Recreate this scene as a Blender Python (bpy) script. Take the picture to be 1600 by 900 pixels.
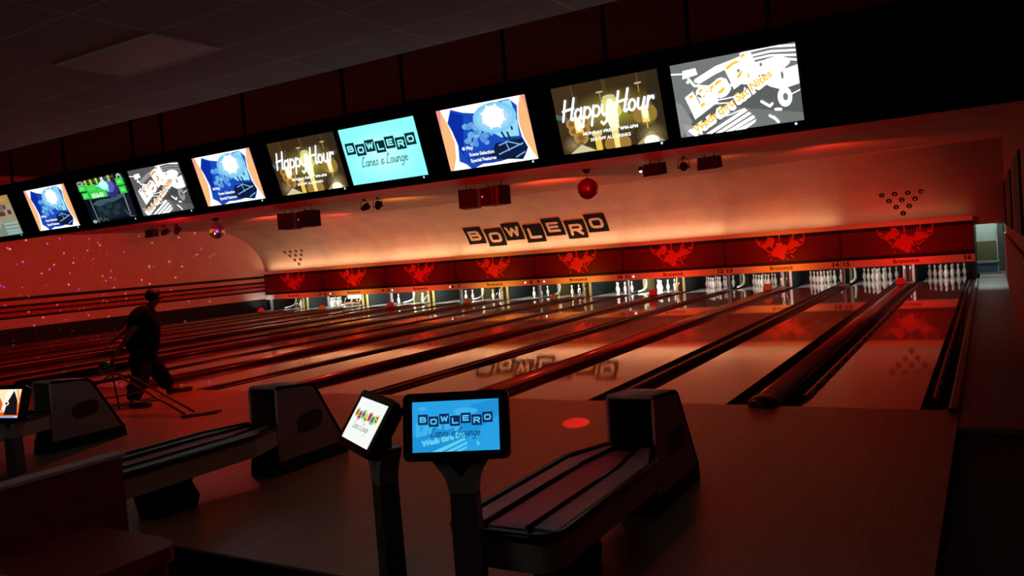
import bpy, bmesh, math, random
from mathutils import Vector, Matrix, Euler
random.seed(7)
PI = math.pi
for o in list(bpy.data.objects):
    bpy.data.objects.remove(o, do_unlink=True)
scn = bpy.context.scene
COL = scn.collection

# ------------------------------------------------------------------ camera, world, exposure
cam_d = bpy.data.cameras.new('camera'); cam = bpy.data.objects.new('camera', cam_d); COL.objects.link(cam)
_y, _p, _r = -0.536501136, -0.0445737905, -0.0795845384
_f = Vector((math.sin(_y)*math.cos(_p), math.cos(_y)*math.cos(_p), math.sin(_p)))
_ri = Vector((math.cos(_y), -math.sin(_y), 0)); _u = _ri.cross(_f)
_r2 = _ri*math.cos(_r) + _u*math.sin(_r); _u2 = -_ri*math.sin(_r) + _u*math.cos(_r)
M = Matrix((( _r2.x, _u2.x, -_f.x, 2.0765158), (_r2.y, _u2.y, -_f.y, -8.3071058), (_r2.z, _u2.z, -_f.z, 1.76637334), (0, 0, 0, 1)))
cam.matrix_world = M
cam_d.sensor_width = 36; cam_d.lens = 1264.18457/1600*36; cam_d.clip_start = .05; cam_d.clip_end = 200
scn.camera = cam
w = bpy.data.worlds.new('world'); scn.world = w; w.use_nodes = True
w.node_tree.nodes['Background'].inputs[0].default_value = (.6, .25, .2, 1)
w.node_tree.nodes['Background'].inputs[1].default_value = .0015
scn.view_settings.view_transform = 'Standard'; scn.view_settings.look = 'None'
scn.view_settings.gamma = 1; scn.view_settings.use_curve_mapping = False
scn.view_settings.exposure = 0.0

L, GA, GB = 1.054, .549, .768
PW = 2*L + GA + GB
XL, XR = -25.9, 2.45
def track_x(k): return -k*PW
def lane_x(n):
    k = (16-n)//2
    return -k*PW + (GB/2+L/2)*(1 if n % 2 == 0 else -1)

# ------------------------------------------------------------------ lights (large)
def aim(o, tgt):
    d = Vector(tgt) - o.location
    o.rotation_euler = d.to_track_quat('-Z', 'Y').to_euler()
def spot(name, loc, tgt, col, power, ang=60, blend=.6, size=.05):
    d = bpy.data.lights.new(name, 'SPOT'); d.color = col; d.energy = power; d.spot_size = math.radians(ang); d.spot_blend = blend; d.shadow_soft_size = size
    o = bpy.data.objects.new(name, d); COL.objects.link(o); o.location = loc; aim(o, tgt); return o
def area(name, loc, tgt, col, power, sx, sy, spread=180):
    d = bpy.data.lights.new(name, 'AREA'); d.shape = 'RECTANGLE'; d.size = sx; d.size_y = sy; d.color = col; d.energy = power; d.spread = math.radians(spread)
    o = bpy.data.objects.new(name, d); COL.objects.link(o); o.location = loc; aim(o, tgt); return o
# red washes aimed down the room
spot('red_wash_lamp', (-18.5, 7.4, 3.3), (-27, 8.5, 1.4), (1, .045, .03), 430, 130, .9, .1)
spot('red_wash_lamp', (-17.5, 14.2, 3.2), (-26, 12.5, 2.0), (1, .05, .03), 260, 120, .9, .1)
spot('red_wash_lamp', (-15, 1.5, 3.3), (-26, 1.5, 1.0), (1, .04, .03), 400, 120, .9, .1)
spot('red_wash_lamp', (-8, 10.6, 2.9), (-9.5, 16.6, 3.1), (1, .07, .025), 430, 130, .9, .1)
spot('red_wash_lamp', (-1.2, 10.6, 2.9), (-.6, 17.1, 2.4), (1, .04, .02), 330, 115, .9, .1)
spot('red_wash_lamp', (-19, 10.8, 2.9), (-20, 16.6, 3.1), (1, .08, .03), 360, 130, .9, .1)
for x_ in (-17.5, -12, -7, -2.5): spot('bulkhead_fill', (x_, 5.4, 2.5), (x_-.5, 8.2, 3.6), (1, .015, .012), 230, 130, .9, .1)  # unseen spots added to light the bulkhead underside
spot('orange_wash_lamp', (-12.8, 10.2, 2.9), (-14.5, 14.5, 3.6), (1, .33, .05), 190, 120, 1, .05)
spot('orange_wash_lamp', (-3.6, 10.2, 2.9), (-3.3, 14.5, 3.6), (1, .2, .05), 90, 120, 1, .05)
spot('red_floor_lamp', (-8.5, .2, 3.4), (-8.2, -.4, 0), (1, .05, .025), 340, 120, 1, .1)
spot('red_floor_lamp', (-3.0, .6, 3.4), (-2.6, .3, 0), (1, .055, .025), 150, 120, 1, .1)
spot('red_floor_lamp', (-12, 3, 3.4), (-10, 5, 0), (1, .045, .025), 400, 140, 1, .1)
spot('red_floor_lamp', (-4, 4, 3.4), (-3, 7, 0), (1, .045, .02), 330, 140, 1, .1)
spot('red_floor_lamp', (-.3, -6.0, 3.4), (.2, -5.0, 0), (1, .05, .04), 26, 130, 1, .1)
# warm strips hidden behind the top lip of the masking wall, lighting the cove
COVE_P = {0: 3, 1: 18, 2: 34, 3: 40, 4: 42, 5: 40, 6: 34, 7: 40}
for k in range(8):
    area('cove_strip_lamp', (track_x(k), 17.03, 1.785), (track_x(k), 17.25, 2.6), (1, .60, .33), COVE_P[k]*.30, 3.3, .05)
# coloured lamps on the ball tracks, lighting the masking wall
MASK_C = {0: ((1, .012, .01), 50), 1: ((1, .18, .012), 85), 2: ((1, .05, .01), 62), 3: ((1, .35, .03), 75), 4: ((1, .35, .03), 75), 5: ((1, .06, .015), 62), 6: ((1, .32, .03), 75), 7: ((1, .03, .02), 50)}
# pin deck lights
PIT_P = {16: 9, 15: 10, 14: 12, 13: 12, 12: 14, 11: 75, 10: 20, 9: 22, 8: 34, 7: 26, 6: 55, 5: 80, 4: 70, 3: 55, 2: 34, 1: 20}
for n in range(1, 17):
    area('pin_deck_lamp', (lane_x(n), 17.25, .93), (lane_x(n), 18.15, .1), (.92, 1, .93), PIT_P[n]*.8, .9, .12)
# light in the service passage
area('passage_lamp', (2.0, 20.2, 2.3), (2.0, 20.9, .6), (.8, 1, .92), 16, .5, .3)
area('passage_lamp', (2.0, 19.0, 2.3), (2.05, 17, 0), (.8, 1, .92), 26, .5, .3)
spot('pit_leak_spot', (-25.3, 16.75, .06), (-25.9, 16.75, 1.1), (.85, 1, .95), 22, 110, .8, .04)  # added spot standing in for pit light spilling onto the left wall
# unseen fill light added behind the camera for the kiosks and seating
area('seating_fill', (-3.5, -10, 3.1), (-3.0, -5.0, .6), (.93, .95, .86), 9.0, 4, 1)

# ------------------------------------------------------------------ materials
MATS = {}
def mat(name, col=(.5, .5, .5), rough=.5, metal=0, emis=None, es=0, coat=0, crough=.05, spec=.5):
    if name in MATS: return MATS[name]
    m = bpy.data.materials.new(name); m.use_nodes = True; b = m.node_tree.nodes['Principled BSDF']
    b.inputs['Base Color'].default_value = (*col, 1); b.inputs['Roughness'].default_value = rough; b.inputs['Metallic'].default_value = metal
    b.inputs['Coat Weight'].default_value = coat; b.inputs['Coat Roughness'].default_value = crough
    b.inputs['Specular IOR Level'].default_value = spec
    if emis: b.inputs['Emission Color'].default_value = (*emis, 1); b.inputs['Emission Strength'].default_value = es
    MATS[name] = m; return m
def nodes(m): return m.node_tree.nodes, m.node_tree.links, m.node_tree.nodes['Principled BSDF']
def noisy(m, c1, c2, scale=(3, 3, 3), detail=4, bump=0, rvar=0):
    n, l, b = nodes(m)
    tc = n.new('ShaderNodeTexCoord'); mp = n.new('ShaderNodeMapping'); mp.inputs['Scale'].default_value = scale
    nz = n.new('ShaderNodeTexNoise'); nz.inputs['Scale'].default_value = 1; nz.inputs['Detail'].default_value = detail
    cr = n.new('ShaderNodeValToRGB'); cr.color_ramp.elements[0].color = (*c1, 1); cr.color_ramp.elements[1].color = (*c2, 1)
    cr.color_ramp.elements[0].position = .3; cr.color_ramp.elements[1].position = .7
    l.new(tc.outputs['Object'], mp.inputs[0]); l.new(mp.outputs[0], nz.inputs[0]); l.new(nz.outputs[0], cr.inputs[0]); l.new(cr.outputs[0], b.inputs['Base Color'])
    if bump:
        bp = n.new('ShaderNodeBump'); bp.inputs['Strength'].default_value = bump; bp.inputs['Distance'].default_value = .01
        l.new(nz.outputs[0], bp.inputs['Height']); l.new(bp.outputs[0], b.inputs['Normal'])
    return m
def srgb(r, g, b):
    f = lambda c: (c/255/12.92) if c/255 <= .04045 else ((c/255+.055)/1.055)**2.4
    return (f(r), f(g), f(b))
def emat(rgb, s=1.0):
    nm = 'screen_%d_%d_%d_%d' % (*rgb, int(s*100))
    if nm in MATS: return MATS[nm]
    m = mat(nm, (.01, .01, .01), .35, 0, srgb(*rgb), s); return m

def boards(m, c1, c2, width, rough, coat, gap=.002):
    """wood boards running along y"""
    n, l, b = nodes(m)
    tc = n.new('ShaderNodeTexCoord'); mp = n.new('ShaderNodeMapping'); mp.inputs['Rotation'].default_value = (0, 0, PI/2)
    br = n.new('ShaderNodeTexBrick'); br.inputs['Scale'].default_value = 1; br.inputs['Brick Width'].default_value = 2.3; br.inputs['Row Height'].default_value = width
    br.inputs['Mortar Size'].default_value = gap; br.inputs['Color1'].default_value = (*c1, 1); br.inputs['Color2'].default_value = (*c2, 1)
    br.inputs['Mortar'].default_value = (*[c*.5 for c in c1], 1); br.inputs['Bias'].default_value = 0
    nz = n.new('ShaderNodeTexNoise'); mp2 = n.new('ShaderNodeMapping'); mp2.inputs['Scale'].default_value = (60, 1.5, 1); nz.inputs['Scale'].default_value = 1
    mx = n.new('ShaderNodeMix'); mx.data_type = 'RGBA'; mx.blend_type = 'MULTIPLY'; mx.inputs[0].default_value = .35
    l.new(tc.outputs['Object'], mp.inputs[0]); l.new(mp.outputs[0], br.inputs[0]); l.new(tc.outputs['Object'], mp2.inputs[0]); l.new(mp2.outputs[0], nz.inputs[0])
    l.new(br.outputs[0], mx.inputs[6]); l.new(nz.outputs[0], mx.inputs[7]); l.new(mx.outputs[2], b.inputs['Base Color'])
    b.inputs['Roughness'].default_value = rough; b.inputs['Coat Weight'].default_value = coat; b.inputs['Coat Roughness'].default_value = .04
    return m
LANE = boards(mat('lane_wood'), (.42, .22, .10), (.36, .18, .08), .027, .35, 1)
nodes(LANE)[2].inputs['Coat IOR'].default_value = 1.5
APPR = boards(mat('approach_wood'), (.34, .19, .10), (.28, .155, .08), .057, .42, .25)
nodes(APPR)[2].inputs['Coat Roughness'].default_value = .22
DECK = mat('pin_deck_white', (.72, .74, .66), .25, coat=1, crough=.06)
GUT = mat('gutter_black', (.030, .022, .020), .35)
DIV = mat('divider_maroon', (.055, .012, .010), .38)
COVER_LIT = noisy(mat('track_cover_lit', (.28, .14, .10), .34, coat=.7, crough=.16), (.38, .22, .16), (.50, .30, .22), (8, 1.2, 8))
COVEREND = mat('track_end_black', (.02, .015, .014), .35)
BLUEGREY = mat('grey_blue_metal', (.30, .36, .40), .4, .3)
GREY = mat('post_grey', (.17, .18, .19), .5)
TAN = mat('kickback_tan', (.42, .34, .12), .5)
CHROME = mat('chrome', (.75, .8, .83), .15, 1)
WHITEPL = mat('white_plastic', (.78, .80, .80), .4)
BLACK = mat('black_matte', (.006, .006, .007), .6, spec=.25)
BLK2 = mat('black_gloss', (.008, .008, .010), .25, spec=.4)
PINW = mat('pin_white', (.80, .78, .72), .22, coat=.5)
PINR = mat('pin_red', (.55, .015, .02), .3)
PANELC = mat('cove_paint'); CREAM = mat('cream_metal', (.72, .62, .50), .42)
DARKTXT = mat('dark_print', (.03, .012, .012), .5)
SEAT = noisy(mat('red_vinyl', (.17, .02, .02), .5), (.16, .025, .022), (.22, .035, .03), (6, 6, 6))
GREYTOP = noisy(mat('grey_laminate', (.22, .2, .2), .5), (.42, .38, .40), (.52, .47, .49), (40, 40, 40))
SHELL = mat('return_shell', (.30, .26, .24), .42)
SHELLT = mat('return_shell_tan', (.36, .32, .24), .5)
TRAYG = mat('tray_grey', (.36, .38, .42), .3)
TRAYP = mat('tray_pink_lit', (.45, .06, .12), .35)  # pink light falling on the grey pad is put into its colour
KPOST = mat('kiosk_post', (.10, .08, .075), .45)
KYOKE = mat('kiosk_yoke', (.34, .29, .28), .4)

def paint_seams(m, base, dark, sx, sz, axis='XZ', w=.008, rough=.6):
    n, l, b = nodes(m)
    tc = n.new('ShaderNodeTexCoord'); sp = n.new('ShaderNodeSeparateXYZ'); l.new(tc.outputs['UV'] if axis == 'UV' else tc.outputs['Object'], sp.inputs[0])
    cb = n.new('ShaderNodeCombineXYZ')
    a0, a1 = {'XZ': (0, 2), 'XY': (0, 1), 'YZ': (1, 2), 'UV': (0, 1)}[axis]
    l.new(sp.outputs[a0], cb.inputs[0]); l.new(sp.outputs[a1], cb.inputs[1])
    br = n.new('ShaderNodeTexBrick'); br.offset = 0; br.inputs['Scale'].default_value = 1; br.inputs['Brick Width'].default_value = sx; br.inputs['Row Height'].default_value = sz
    br.inputs['Mortar Size'].default_value = w; br.inputs['Mortar Smooth'].default_value = .6
    br.inputs['Color1'].default_value = (*base, 1); br.inputs['Color2'].default_value = (*[c*.94 for c in base], 1); br.inputs['Mortar'].default_value = (*dark, 1)
    l.new(cb.outputs[0], br.inputs[0])
    nz = n.new('ShaderNodeTexNoise'); nz.inputs['Scale'].default_value = 1.3; nz.inputs['Detail'].default_value = 5; l.new(tc.outputs['Object'], nz.inputs[0])
    mr = n.new('ShaderNodeMapRange'); mr.inputs[1].default_value = .3; mr.inputs[2].default_value = .7; mr.inputs[3].default_value = .86; mr.inputs[4].default_value = 1.06; l.new(nz.outputs[0], mr.inputs[0])
    mx = n.new('ShaderNodeMix'); mx.data_type = 'RGBA'; mx.blend_type = 'MULTIPLY'; mx.inputs[0].default_value = 1
    l.new(br.outputs[0], mx.inputs[6]); l.new(mr.outputs[0], mx.inputs[7]); l.new(mx.outputs[2], b.inputs['Base Color']); b.inputs['Roughness'].default_value = rough
    return m
paint_seams(PANELC, (.66, .54, .42), (.76, .64, .50), 3.425, 1.22, 'UV', .012, .55)
TILE = paint_seams(mat('ceiling_tile'), (.42, .41, .42), (.75, .74, .72), 1.22, .61, 'XY', .012, .8)
LCEIL = paint_seams(mat('lane_ceiling_paint'), (.50, .34, .26), (.42, .28, .2), 3.4, 2.4, 'XY', .01, .6)
REDC = mat('bulkhead_red', (.50, .035, .03), .55)  # red colour of the lane ceiling's near part
DARKC = mat('dark_ceiling_paint', (.07, .05, .045), .8)
LWALL = noisy(mat('left_wall_paint', rough=.55), (.56, .40, .33), (.64, .46, .38), (.6, .6, .6))
RWALL = noisy(mat('right_wall_paint', rough=.6), (.20, .10, .09), (.28, .15, .13), (1.5, 1.5, 1.5))
CARPET = noisy(mat('dark_carpet', rough=.95), (.010, .007, .007), (.02, .012, .012), (90, 90, 90))
WALK = noisy(mat('walkway_board', rough=.45), (.14, .12, .11), (.22, .19, .17), (12, 1.5, 4))
BACKW = noisy(mat('service_wall_paint', rough=.7), (.50, .56, .52), (.66, .70, .64), (2, 2, 2))
OLIVE = mat('olive_tone', (.18, .16, .07), .7)

# ------------------------------------------------------------------ mesh helpers
class MB:
    def __init__(s): s.bm = bmesh.new(); s.mats = []
    def _mi(s, m):
        if m is None: return 0
        if m not in s.mats: s.mats.append(m)
        return s.mats.index(m)
    def poly(s, pts, m=None):
        vs = [s.bm.verts.new(p) for p in pts]
        try: f = s.bm.faces.new(vs); f.material_index = s._mi(m); return f
        except ValueError: return None
    def box(s, x0, x1, y0, y1, z0, z1, m=None, T=None, bev=0):
        r = bmesh.ops.create_cube(s.bm, size=1)
        vs = r['verts']
        for v in vs: v.co = Vector((x0+(v.co.x+.5)*(x1-x0), y0+(v.co.y+.5)*(y1-y0), z0+(v.co.z+.5)*(z1-z0)))
        if bev:
            es = list({e for v in vs for e in v.link_edges})
            rr = bmesh.ops.bevel(s.bm, geom=es, offset=bev, segments=2, affect='EDGES', profile=.5)
            vs = list({v for f in rr['faces'] for v in f.verts} | {v for v in vs if v.is_valid})
        if T: bmesh.ops.transform(s.bm, matrix=T, verts=vs)
        i = s._mi(m)
        for v in vs:
            for f in v.link_faces: f.material_index = i
        return s
    def prism(s, pts, axis, a, b, m=None, T=None, smooth=False):
        """2D outline extruded along axis between a and b. pts in the other two axes order"""
        def P(p, t):
            if axis == 'x': return Vector((t, p[0], p[1]))
            if axis == 'y': return Vector((p[0], t, p[1]))
            return Vector((p[0], p[1], t))
        A = [s.bm.verts.new(P(p, a)) for p in pts]; B = [s.bm.verts.new(P(p, b)) for p in pts]
        i = s._mi(m); fs = []
        fs.append(s.bm.faces.new(A)); fs.append(s.bm.faces.new(B[::-1]))
        n = len(pts)
        for k in range(n):
            f = s.bm.faces.new((A[k], B[k], B[(k+1) % n], A[(k+1) % n])); f.smooth = smooth; fs.append(f)
        for f in fs: f.material_index = i
        if T: bmesh.ops.transform(s.bm, matrix=T, verts=A+B)
        return s
    def tube(s, pts, r, seg=8, m=None, cap=True):
        pts = [Vector(p) for p in pts]; rings = []; i = s._mi(m)
        for k, p in enumerate(pts):
            d = (pts[min(k+1, len(pts)-1)] - pts[max(k-1, 0)]).normalized()
            up = Vector((0, 0, 1)) if abs(d.z) < .9 else Vector((1, 0, 0))
            a = d.cross(up).normalized(); b = d.cross(a)
            rr = r[k] if isinstance(r, (list, tuple)) else r
            rings.append([s.bm.verts.new(p + a*rr*math.cos(2*PI*j/seg) + b*rr*math.sin(2*PI*j/seg)) for j in range(seg)])
        for k in range(len(rings)-1):
            for j in range(seg):
                f = s.bm.faces.new((rings[k][j], rings[k][(j+1) % seg], rings[k+1][(j+1) % seg], rings[k+1][j])); f.smooth = True; f.material_index = i
        if cap:
            f = s.bm.faces.new(rings[0][::-1]); f.material_index = i; f = s.bm.faces.new(rings[-1]); f.material_index = i
        return s
    def lathe(s, prof, seg=16, c=(0, 0, 0), m=None, T=None, smooth=True):
        i = s._mi(m); rings = []; allv = []
        for r, z in prof:
            if r < 1e-5: v = s.bm.verts.new((c[0], c[1], c[2]+z)); rings.append([v]); allv.append(v)
            else:
                q = [s.bm.verts.new((c[0]+r*math.cos(2*PI*j/seg), c[1]+r*math.sin(2*PI*j/seg), c[2]+z)) for j in range(seg)]; rings.append(q); allv += q
        for k in range(len(rings)-1):
            A, B = rings[k], rings[k+1]
            for j in range(seg):
                if len(A) == 1 and len(B) == 1: continue
                if len(A) == 1: f = s.bm.faces.new((A[0], B[j], B[(j+1) % seg]))
                elif len(B) == 1: f = s.bm.faces.new((A[j], B[0], A[(j+1) % seg]))
                else: f = s.bm.faces.new((A[j], A[(j+1) % seg], B[(j+1) % seg], B[j]))
                f.smooth = smooth; f.material_index = i
        if T: bmesh.ops.transform(s.bm, matrix=T, verts=allv)
        return s
    def build(s, name, m, parent=None, recalc=True):
        if recalc: bmesh.ops.recalc_face_normals(s.bm, faces=s.bm.faces)
        me = bpy.data.meshes.new(name); s.bm.to_mesh(me); s.bm.free()
        if s.mats:
            for q in s.mats: me.materials.append(q)
        else: me.materials.append(m)
        o = bpy.data.objects.new(name, me); COL.objects.link(o)
        if parent: o.parent = parent
        return o
def tag(o, label=None, cat=None, group=None, kind=None):
    if label: o['label'] = label
    if cat: o['category'] = cat
    if group: o['group'] = group
    if kind: o['kind'] = kind
    return o
def empty(name, loc=(0, 0, 0), rot=(0, 0, 0)):
    o = bpy.data.objects.new(name, None); COL.objects.link(o); o.location = loc; o.rotation_euler = rot; o.empty_display_size = .1; return o
def children(o): return [c for c in bpy.data.objects if c.parent == o]
def copy_tree(o, parent=None):
    c = o.copy(); COL.objects.link(c); c.parent = parent
    for ch in KIDS.get(o.name, None) or children(o):
        copy_tree(ch, c)
    return c
KIDS = {}
def struct(o): o['kind'] = 'structure'; return o

# ------------------------------------------------------------------ 2D lettering
def arc(cx, cy, rx, ry, a0, a1, n=8):
    return [(cx+rx*math.cos(math.radians(a0+(a1-a0)*i/n)), cy+ry*math.sin(math.radians(a0+(a1-a0)*i/n))) for i in range(n+1)]
def rr(x0, y0, x1, y1, r, n=4):
    return arc(x1-r, y1-r, r, r, 0, 90, n)+arc(x0+r, y1-r, r, r, 90, 180, n)+arc(x0+r, y0+r, r, r, 180, 270, n)+arc(x1-r, y0+r, r, r, 270, 360, n)
# wide square lettering as strokes in a unit box (closed strokes end where they begin)
BLK = {
 'O': [rr(.1, .12, .9, .88, .2) + [rr(.1, .12, .9, .88, .2)[0]]],
 'B': [[(.1, .12), (.1, .88), (.72, .88), (.84, .8), (.84, .6), (.74, .52), (.1, .52)], [(.74, .52), (.9, .44), (.9, .2), (.78, .12), (.1, .12)]],
 'W': [[(.04, .92), (.24, .1), (.5, .8), (.76, .1), (.96, .92)]],
 'L': [[(.14, .92), (.14, .12), (.92, .12)]],
 'E': [[(.9, .88), (.12, .88), (.12, .12), (.9, .12)], [(.12, .5), (.82, .5)]],
 'R': [[(.12, .05), (.12, .88), (.76, .88), (.88, .8), (.88, .52), (.76, .44), (.12, .44)], [(.5, .44), (.9, .05)]],
}
# casual script, one unit = x-height .5, ascender 1
SCR = {
 'H': (.62, [[(.12, .95), (.02, .0)], [(.58, 1.0), (.44, .05), (.52, 0), (.6, .08)], [(.0, .46), (.56, .54)]]),
 'a': (.46, [arc(.18, .23, .15, .23, 50, 330, 10), [(.36, .50), (.34, .08), (.40, 0), (.48, .08)]]),
 'p': (.46, [[(.08, .5), (.0, -.4)], arc(.22, .24, .17, .24, 160, -150, 10)]),
 'y': (.46, [[(.06, .48), (.06, .12), (.16, 0), (.3, .08), (.4, .48)], [(.4, .48), (.3, -.3), (.14, -.42), (.04, -.3)]]),
 'o': (.42, [arc(.2, .24, .16, .24, 90, 450, 12)]),
 'u': (.48, [[(.08, .48), (.06, .12), (.16, 0), (.3, .08), (.38, .48)], [(.38, .48), (.34, .08), (.42, 0), (.5, .08)]]),
 'r': (.38, [[(.08, .5), (.04, 0)], [(.06, .3), (.18, .46), (.3, .48), (.32, .38)]]),
 'L': (.5, [[(.3, .8), (.34, .95), (.22, 1.0), (.14, .85), (.06, .1), (.0, .0), (.2, .04), (.46, .0)]]),
 'n': (.46, [[(.08, .48), (.04, 0)], [(.06, .3), (.2, .48), (.32, .42), (.32, .08), (.4, 0), (.46, .06)]]),
 'e': (.4, [[(.06, .22), (.3, .3), (.28, .44), (.18, .48), (.07, .36), (.05, .14), (.15, 0), (.3, .03), (.38, .12)]]),
 's': (.36, [[(.28, .44), (.16, .48), (.1, .36), (.26, .18), (.22, .03), (.1, 0), (.02, .08)]]),
 'g': (.46, [arc(.2, .24, .16, .24, 60, 400, 10), [(.38, .48), (.3, -.3), (.16, -.42), (.04, -.32)]]),
 '&': (.5, [[(.42, .4), (.3, .5), (.16, .44), (.18, .3), (.3, .26)], [(.3, .26), (.1, .2), (.08, .04), (.22, -.02), (.4, .06), (.44, .2)]]),
 ' ': (.28, []),
}
def ribbon_polys(path, wd):
    """rectangles for segments and small discs at the joints"""
    out = []
    for (x0, y0), (x1, y1) in zip(path[:-1], path[1:]):
        dx, dy = x1-x0, y1-y0; l = math.hypot(dx, dy)
        if l < 1e-6: continue
        nx, ny = -dy/l*wd/2, dx/l*wd/2
        out.append([(x0+nx, y0+ny), (x0-nx, y0-ny), (x1-nx, y1-ny), (x1+nx, y1+ny)])
    for x, y in path: out.append([(x+wd/2*math.cos(a*PI/4), y+wd/2*math.sin(a*PI/4)) for a in range(8)])
    return out
def script_paths(txt, x, y, h, shear=.22):
    """strokes of a script word; returns (paths, width)"""
    out = []; cx = x
    for ch in txt:
        adv, st = SCR[ch]
        for p in st: out.append([(cx+(px+py*shear)*h, y+py*h) for px, py in p])
        cx += adv*h
    return out, cx-x
def text_polys(txt, size, bold=.0, sx=1, shear=0, align='CENTER'):
    cu = bpy.data.curves.new('t', 'FONT'); cu.body = txt; cu.size = size; cu.offset = bold; cu.shear = shear; cu.align_x = align; cu.resolution_u = 3
    ob = bpy.data.objects.new('t', cu); COL.objects.link(ob)
    dg = bpy.context.evaluated_depsgraph_get(); me = bpy.data.meshes.new_from_object(ob.evaluated_get(dg))
    out = [[(me.vertices[i].co.x*sx, me.vertices[i].co.y) for i in p.vertices] for p in me.polygons]
    bpy.data.objects.remove(ob); bpy.data.curves.remove(cu); bpy.data.meshes.remove(me); return out

class Art:
    """flat picture on a panel that faces local -y; u right, v up, both 0..1 of w x h"""
    def __init__(s, w, h, front): s.w, s.h, s.y = w, h, front; s.mb = MB(); s.lay = 0; s.step = .0007
    def P(s, x, y): return ((x-.5)*s.w, s.y-s.lay*s.step, y*s.h)
    def clip(s, pts):
        for ax, lim, sg in ((0, 0, 1), (0, 1, -1), (1, 0, 1), (1, 1, -1)):
            o = []
            for i in range(len(pts)):
                a, b = pts[i-1], pts[i]; ia = (a[ax]-lim)*sg >= 0; ib = (b[ax]-lim)*sg >= 0
                if ia != ib:
                    t = (lim-a[ax])/(b[ax]-a[ax]); o.append((a[0]+(b[0]-a[0])*t, a[1]+(b[1]-a[1])*t))
                if ib: o.append(b)
            pts = o
            if len(pts) < 3: return []
        return pts
    def poly(s, pts, m, up=True):
        if up: s.lay += 1
        pts = s.clip(pts)
        if len(pts) > 2:
            f = s.mb.poly([s.P(*p) for p in pts], m)
    def rect(s, x0, y0, x1, y1, m): s.poly([(x0, y0), (x1, y0), (x1, y1), (x0, y1)], m)
    def ell(s, cx, cy, rx, ry, m, n=16): s.poly([(cx+rx*math.cos(2*PI*i/n), cy+ry*math.sin(2*PI*i/n)) for i in range(n)], m)
    def line(s, path, wd, m):
        """path in u,v; wd as a fraction of the height"""
        s.lay += 1; a = s.w/s.h
        for q in ribbon_polys([(x*a, y) for x, y in path], wd): s.poly([(x/a, y) for x, y in q], m, False)
    def lines(s, paths, wd, m):
        s.lay += 1; a = s.w/s.h
        for path in paths:
            for q in ribbon_polys([(x*a, y) for x, y in path], wd): s.poly([(x/a, y) for x, y in q], m, False)
    def glow(s, cx, cy, rx, ry, c0, c1, n=9, str0=1.0, str1=1.0):
        for i in range(n):
            t = i/(n-1); A_ = [round(c1[k]+(c0[k]-c1[k])*t) for k in range(3)]; q = 1-.88*t
            s.ell(cx, cy, rx*q, ry*q, emat(tuple(A_), round(str1+(str0-str1)*t, 2)), 20)
    def text(s, txt, cx, cy, size, m, bold=0, sx=1, shear=0, align='CENTER', rot=0):
        s.lay += 1; a = s.w/s.h; c, sn = math.cos(rot), math.sin(rot)
        for q in text_polys(txt, size, bold, sx, shear, align): s.poly([(cx+(x*c-y*sn)/a, cy+(x*sn+y*c)) for x, y in q], m, False)
    def script(s, txt, cx, cy, h, wd, m, rot=0):
        p, W = script_paths(txt, 0, 0, h); a = s.w/s.h; c, sn = math.cos(rot), math.sin(rot)
        s.lines([[(cx+((x-W/2)*c-y*sn)/a, cy+((x-W/2)*sn+y*c)) for x, y in q] for q in p], wd, m)
    def blockword(s, cx, cy, tile, tmats, lm, gap=1.08, dy=.22, sq=None):
        a = s.w/s.h
        for i, ch in enumerate('BOWLERO'):
            tm = tmats[i % len(tmats)]; x = cx+(i-3)*tile*gap/a; y = cy+(dy*tile/2 if i in (0, 2, 4, 6) else -dy*tile/2)
            hx = tile/2/a; hy = tile/2
            s.poly([(x-hx, y-hy), (x+hx, y-hy), (x+hx, y+hy), (x-hx, y+hy)], tm)
            pth = [[(x-hx+(.17+.66*px)*2*hx, y-hy+(.22+.56*py)*2*hy) for px, py in st] for st in BLK[ch]]
            s.lines(pth, tile*.14, lm)
    def build(s, name, parent): return s.mb.build(name, None, parent, recalc=False)

# ------------------------------------------------------------------ room shell
YB = 22.0
b = MB(); b.box(XL-.6, 1.76, -4.96, 0, -.2, 0); struct(b.build('floor', APPR))
b = MB(); b.box(XL-.6, 1.76, 0, 20, -.34, -.14); struct(b.build('floor', GUT))
b = MB(); b.box(1.76, XR+.2, -.6, YB, -.2, -.01); struct(b.build('floor', WALK))
b = MB(); b.box(XL-.6, XR+.2, -13, -4.96, -.32, -.12); b.box(1.76, XR+.2, -4.96, -.6, -.32, -.06); struct(b.build('floor', CARPET))
b = MB(); b.box(-2.86, 1.77, -4.99, -4.96, -.12, .002); b.box(XL, -2.86, -4.99, -4.96, -.12, .002); struct(b.build('trim_1', BLACK))
# left wall: pale red wash paint, four stripes, black base
b = MB(); b.box(XL-.2, XL, -13, 20, -.3, 4.5); struct(b.build('wall_left', LWALL))
for i, (z0, z1, m, rp) in enumerate([(1.46, 1.565, BLACK, 0), (1.225, 1.31, BLACK, 0), (1.06, 1.12, BLACK, 0), (.86, .935, BLACK, 0), (-.1, .54, BLACK, .0)]):
    b = MB(); b.box(XL, XL+.012, -13, 19.5, z0, z1); struct(b.build('trim_%d' % (i+2), m))
REDST = mat('red_stripe_paint', (.42, .05, .045), .5); ORST = mat('orange_stripe_paint', (.60, .26, .16), .5)
for i, (z0, z1, m) in enumerate([(1.31, 1.46, ORST), (1.12, 1.225, REDST), (.935, 1.06, REDST)]):
    b = MB(); b.box(XL, XL+.006, -13, 19.5, z0, z1); struct(b.build('trim_%d' % (i+7), m))
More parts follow.
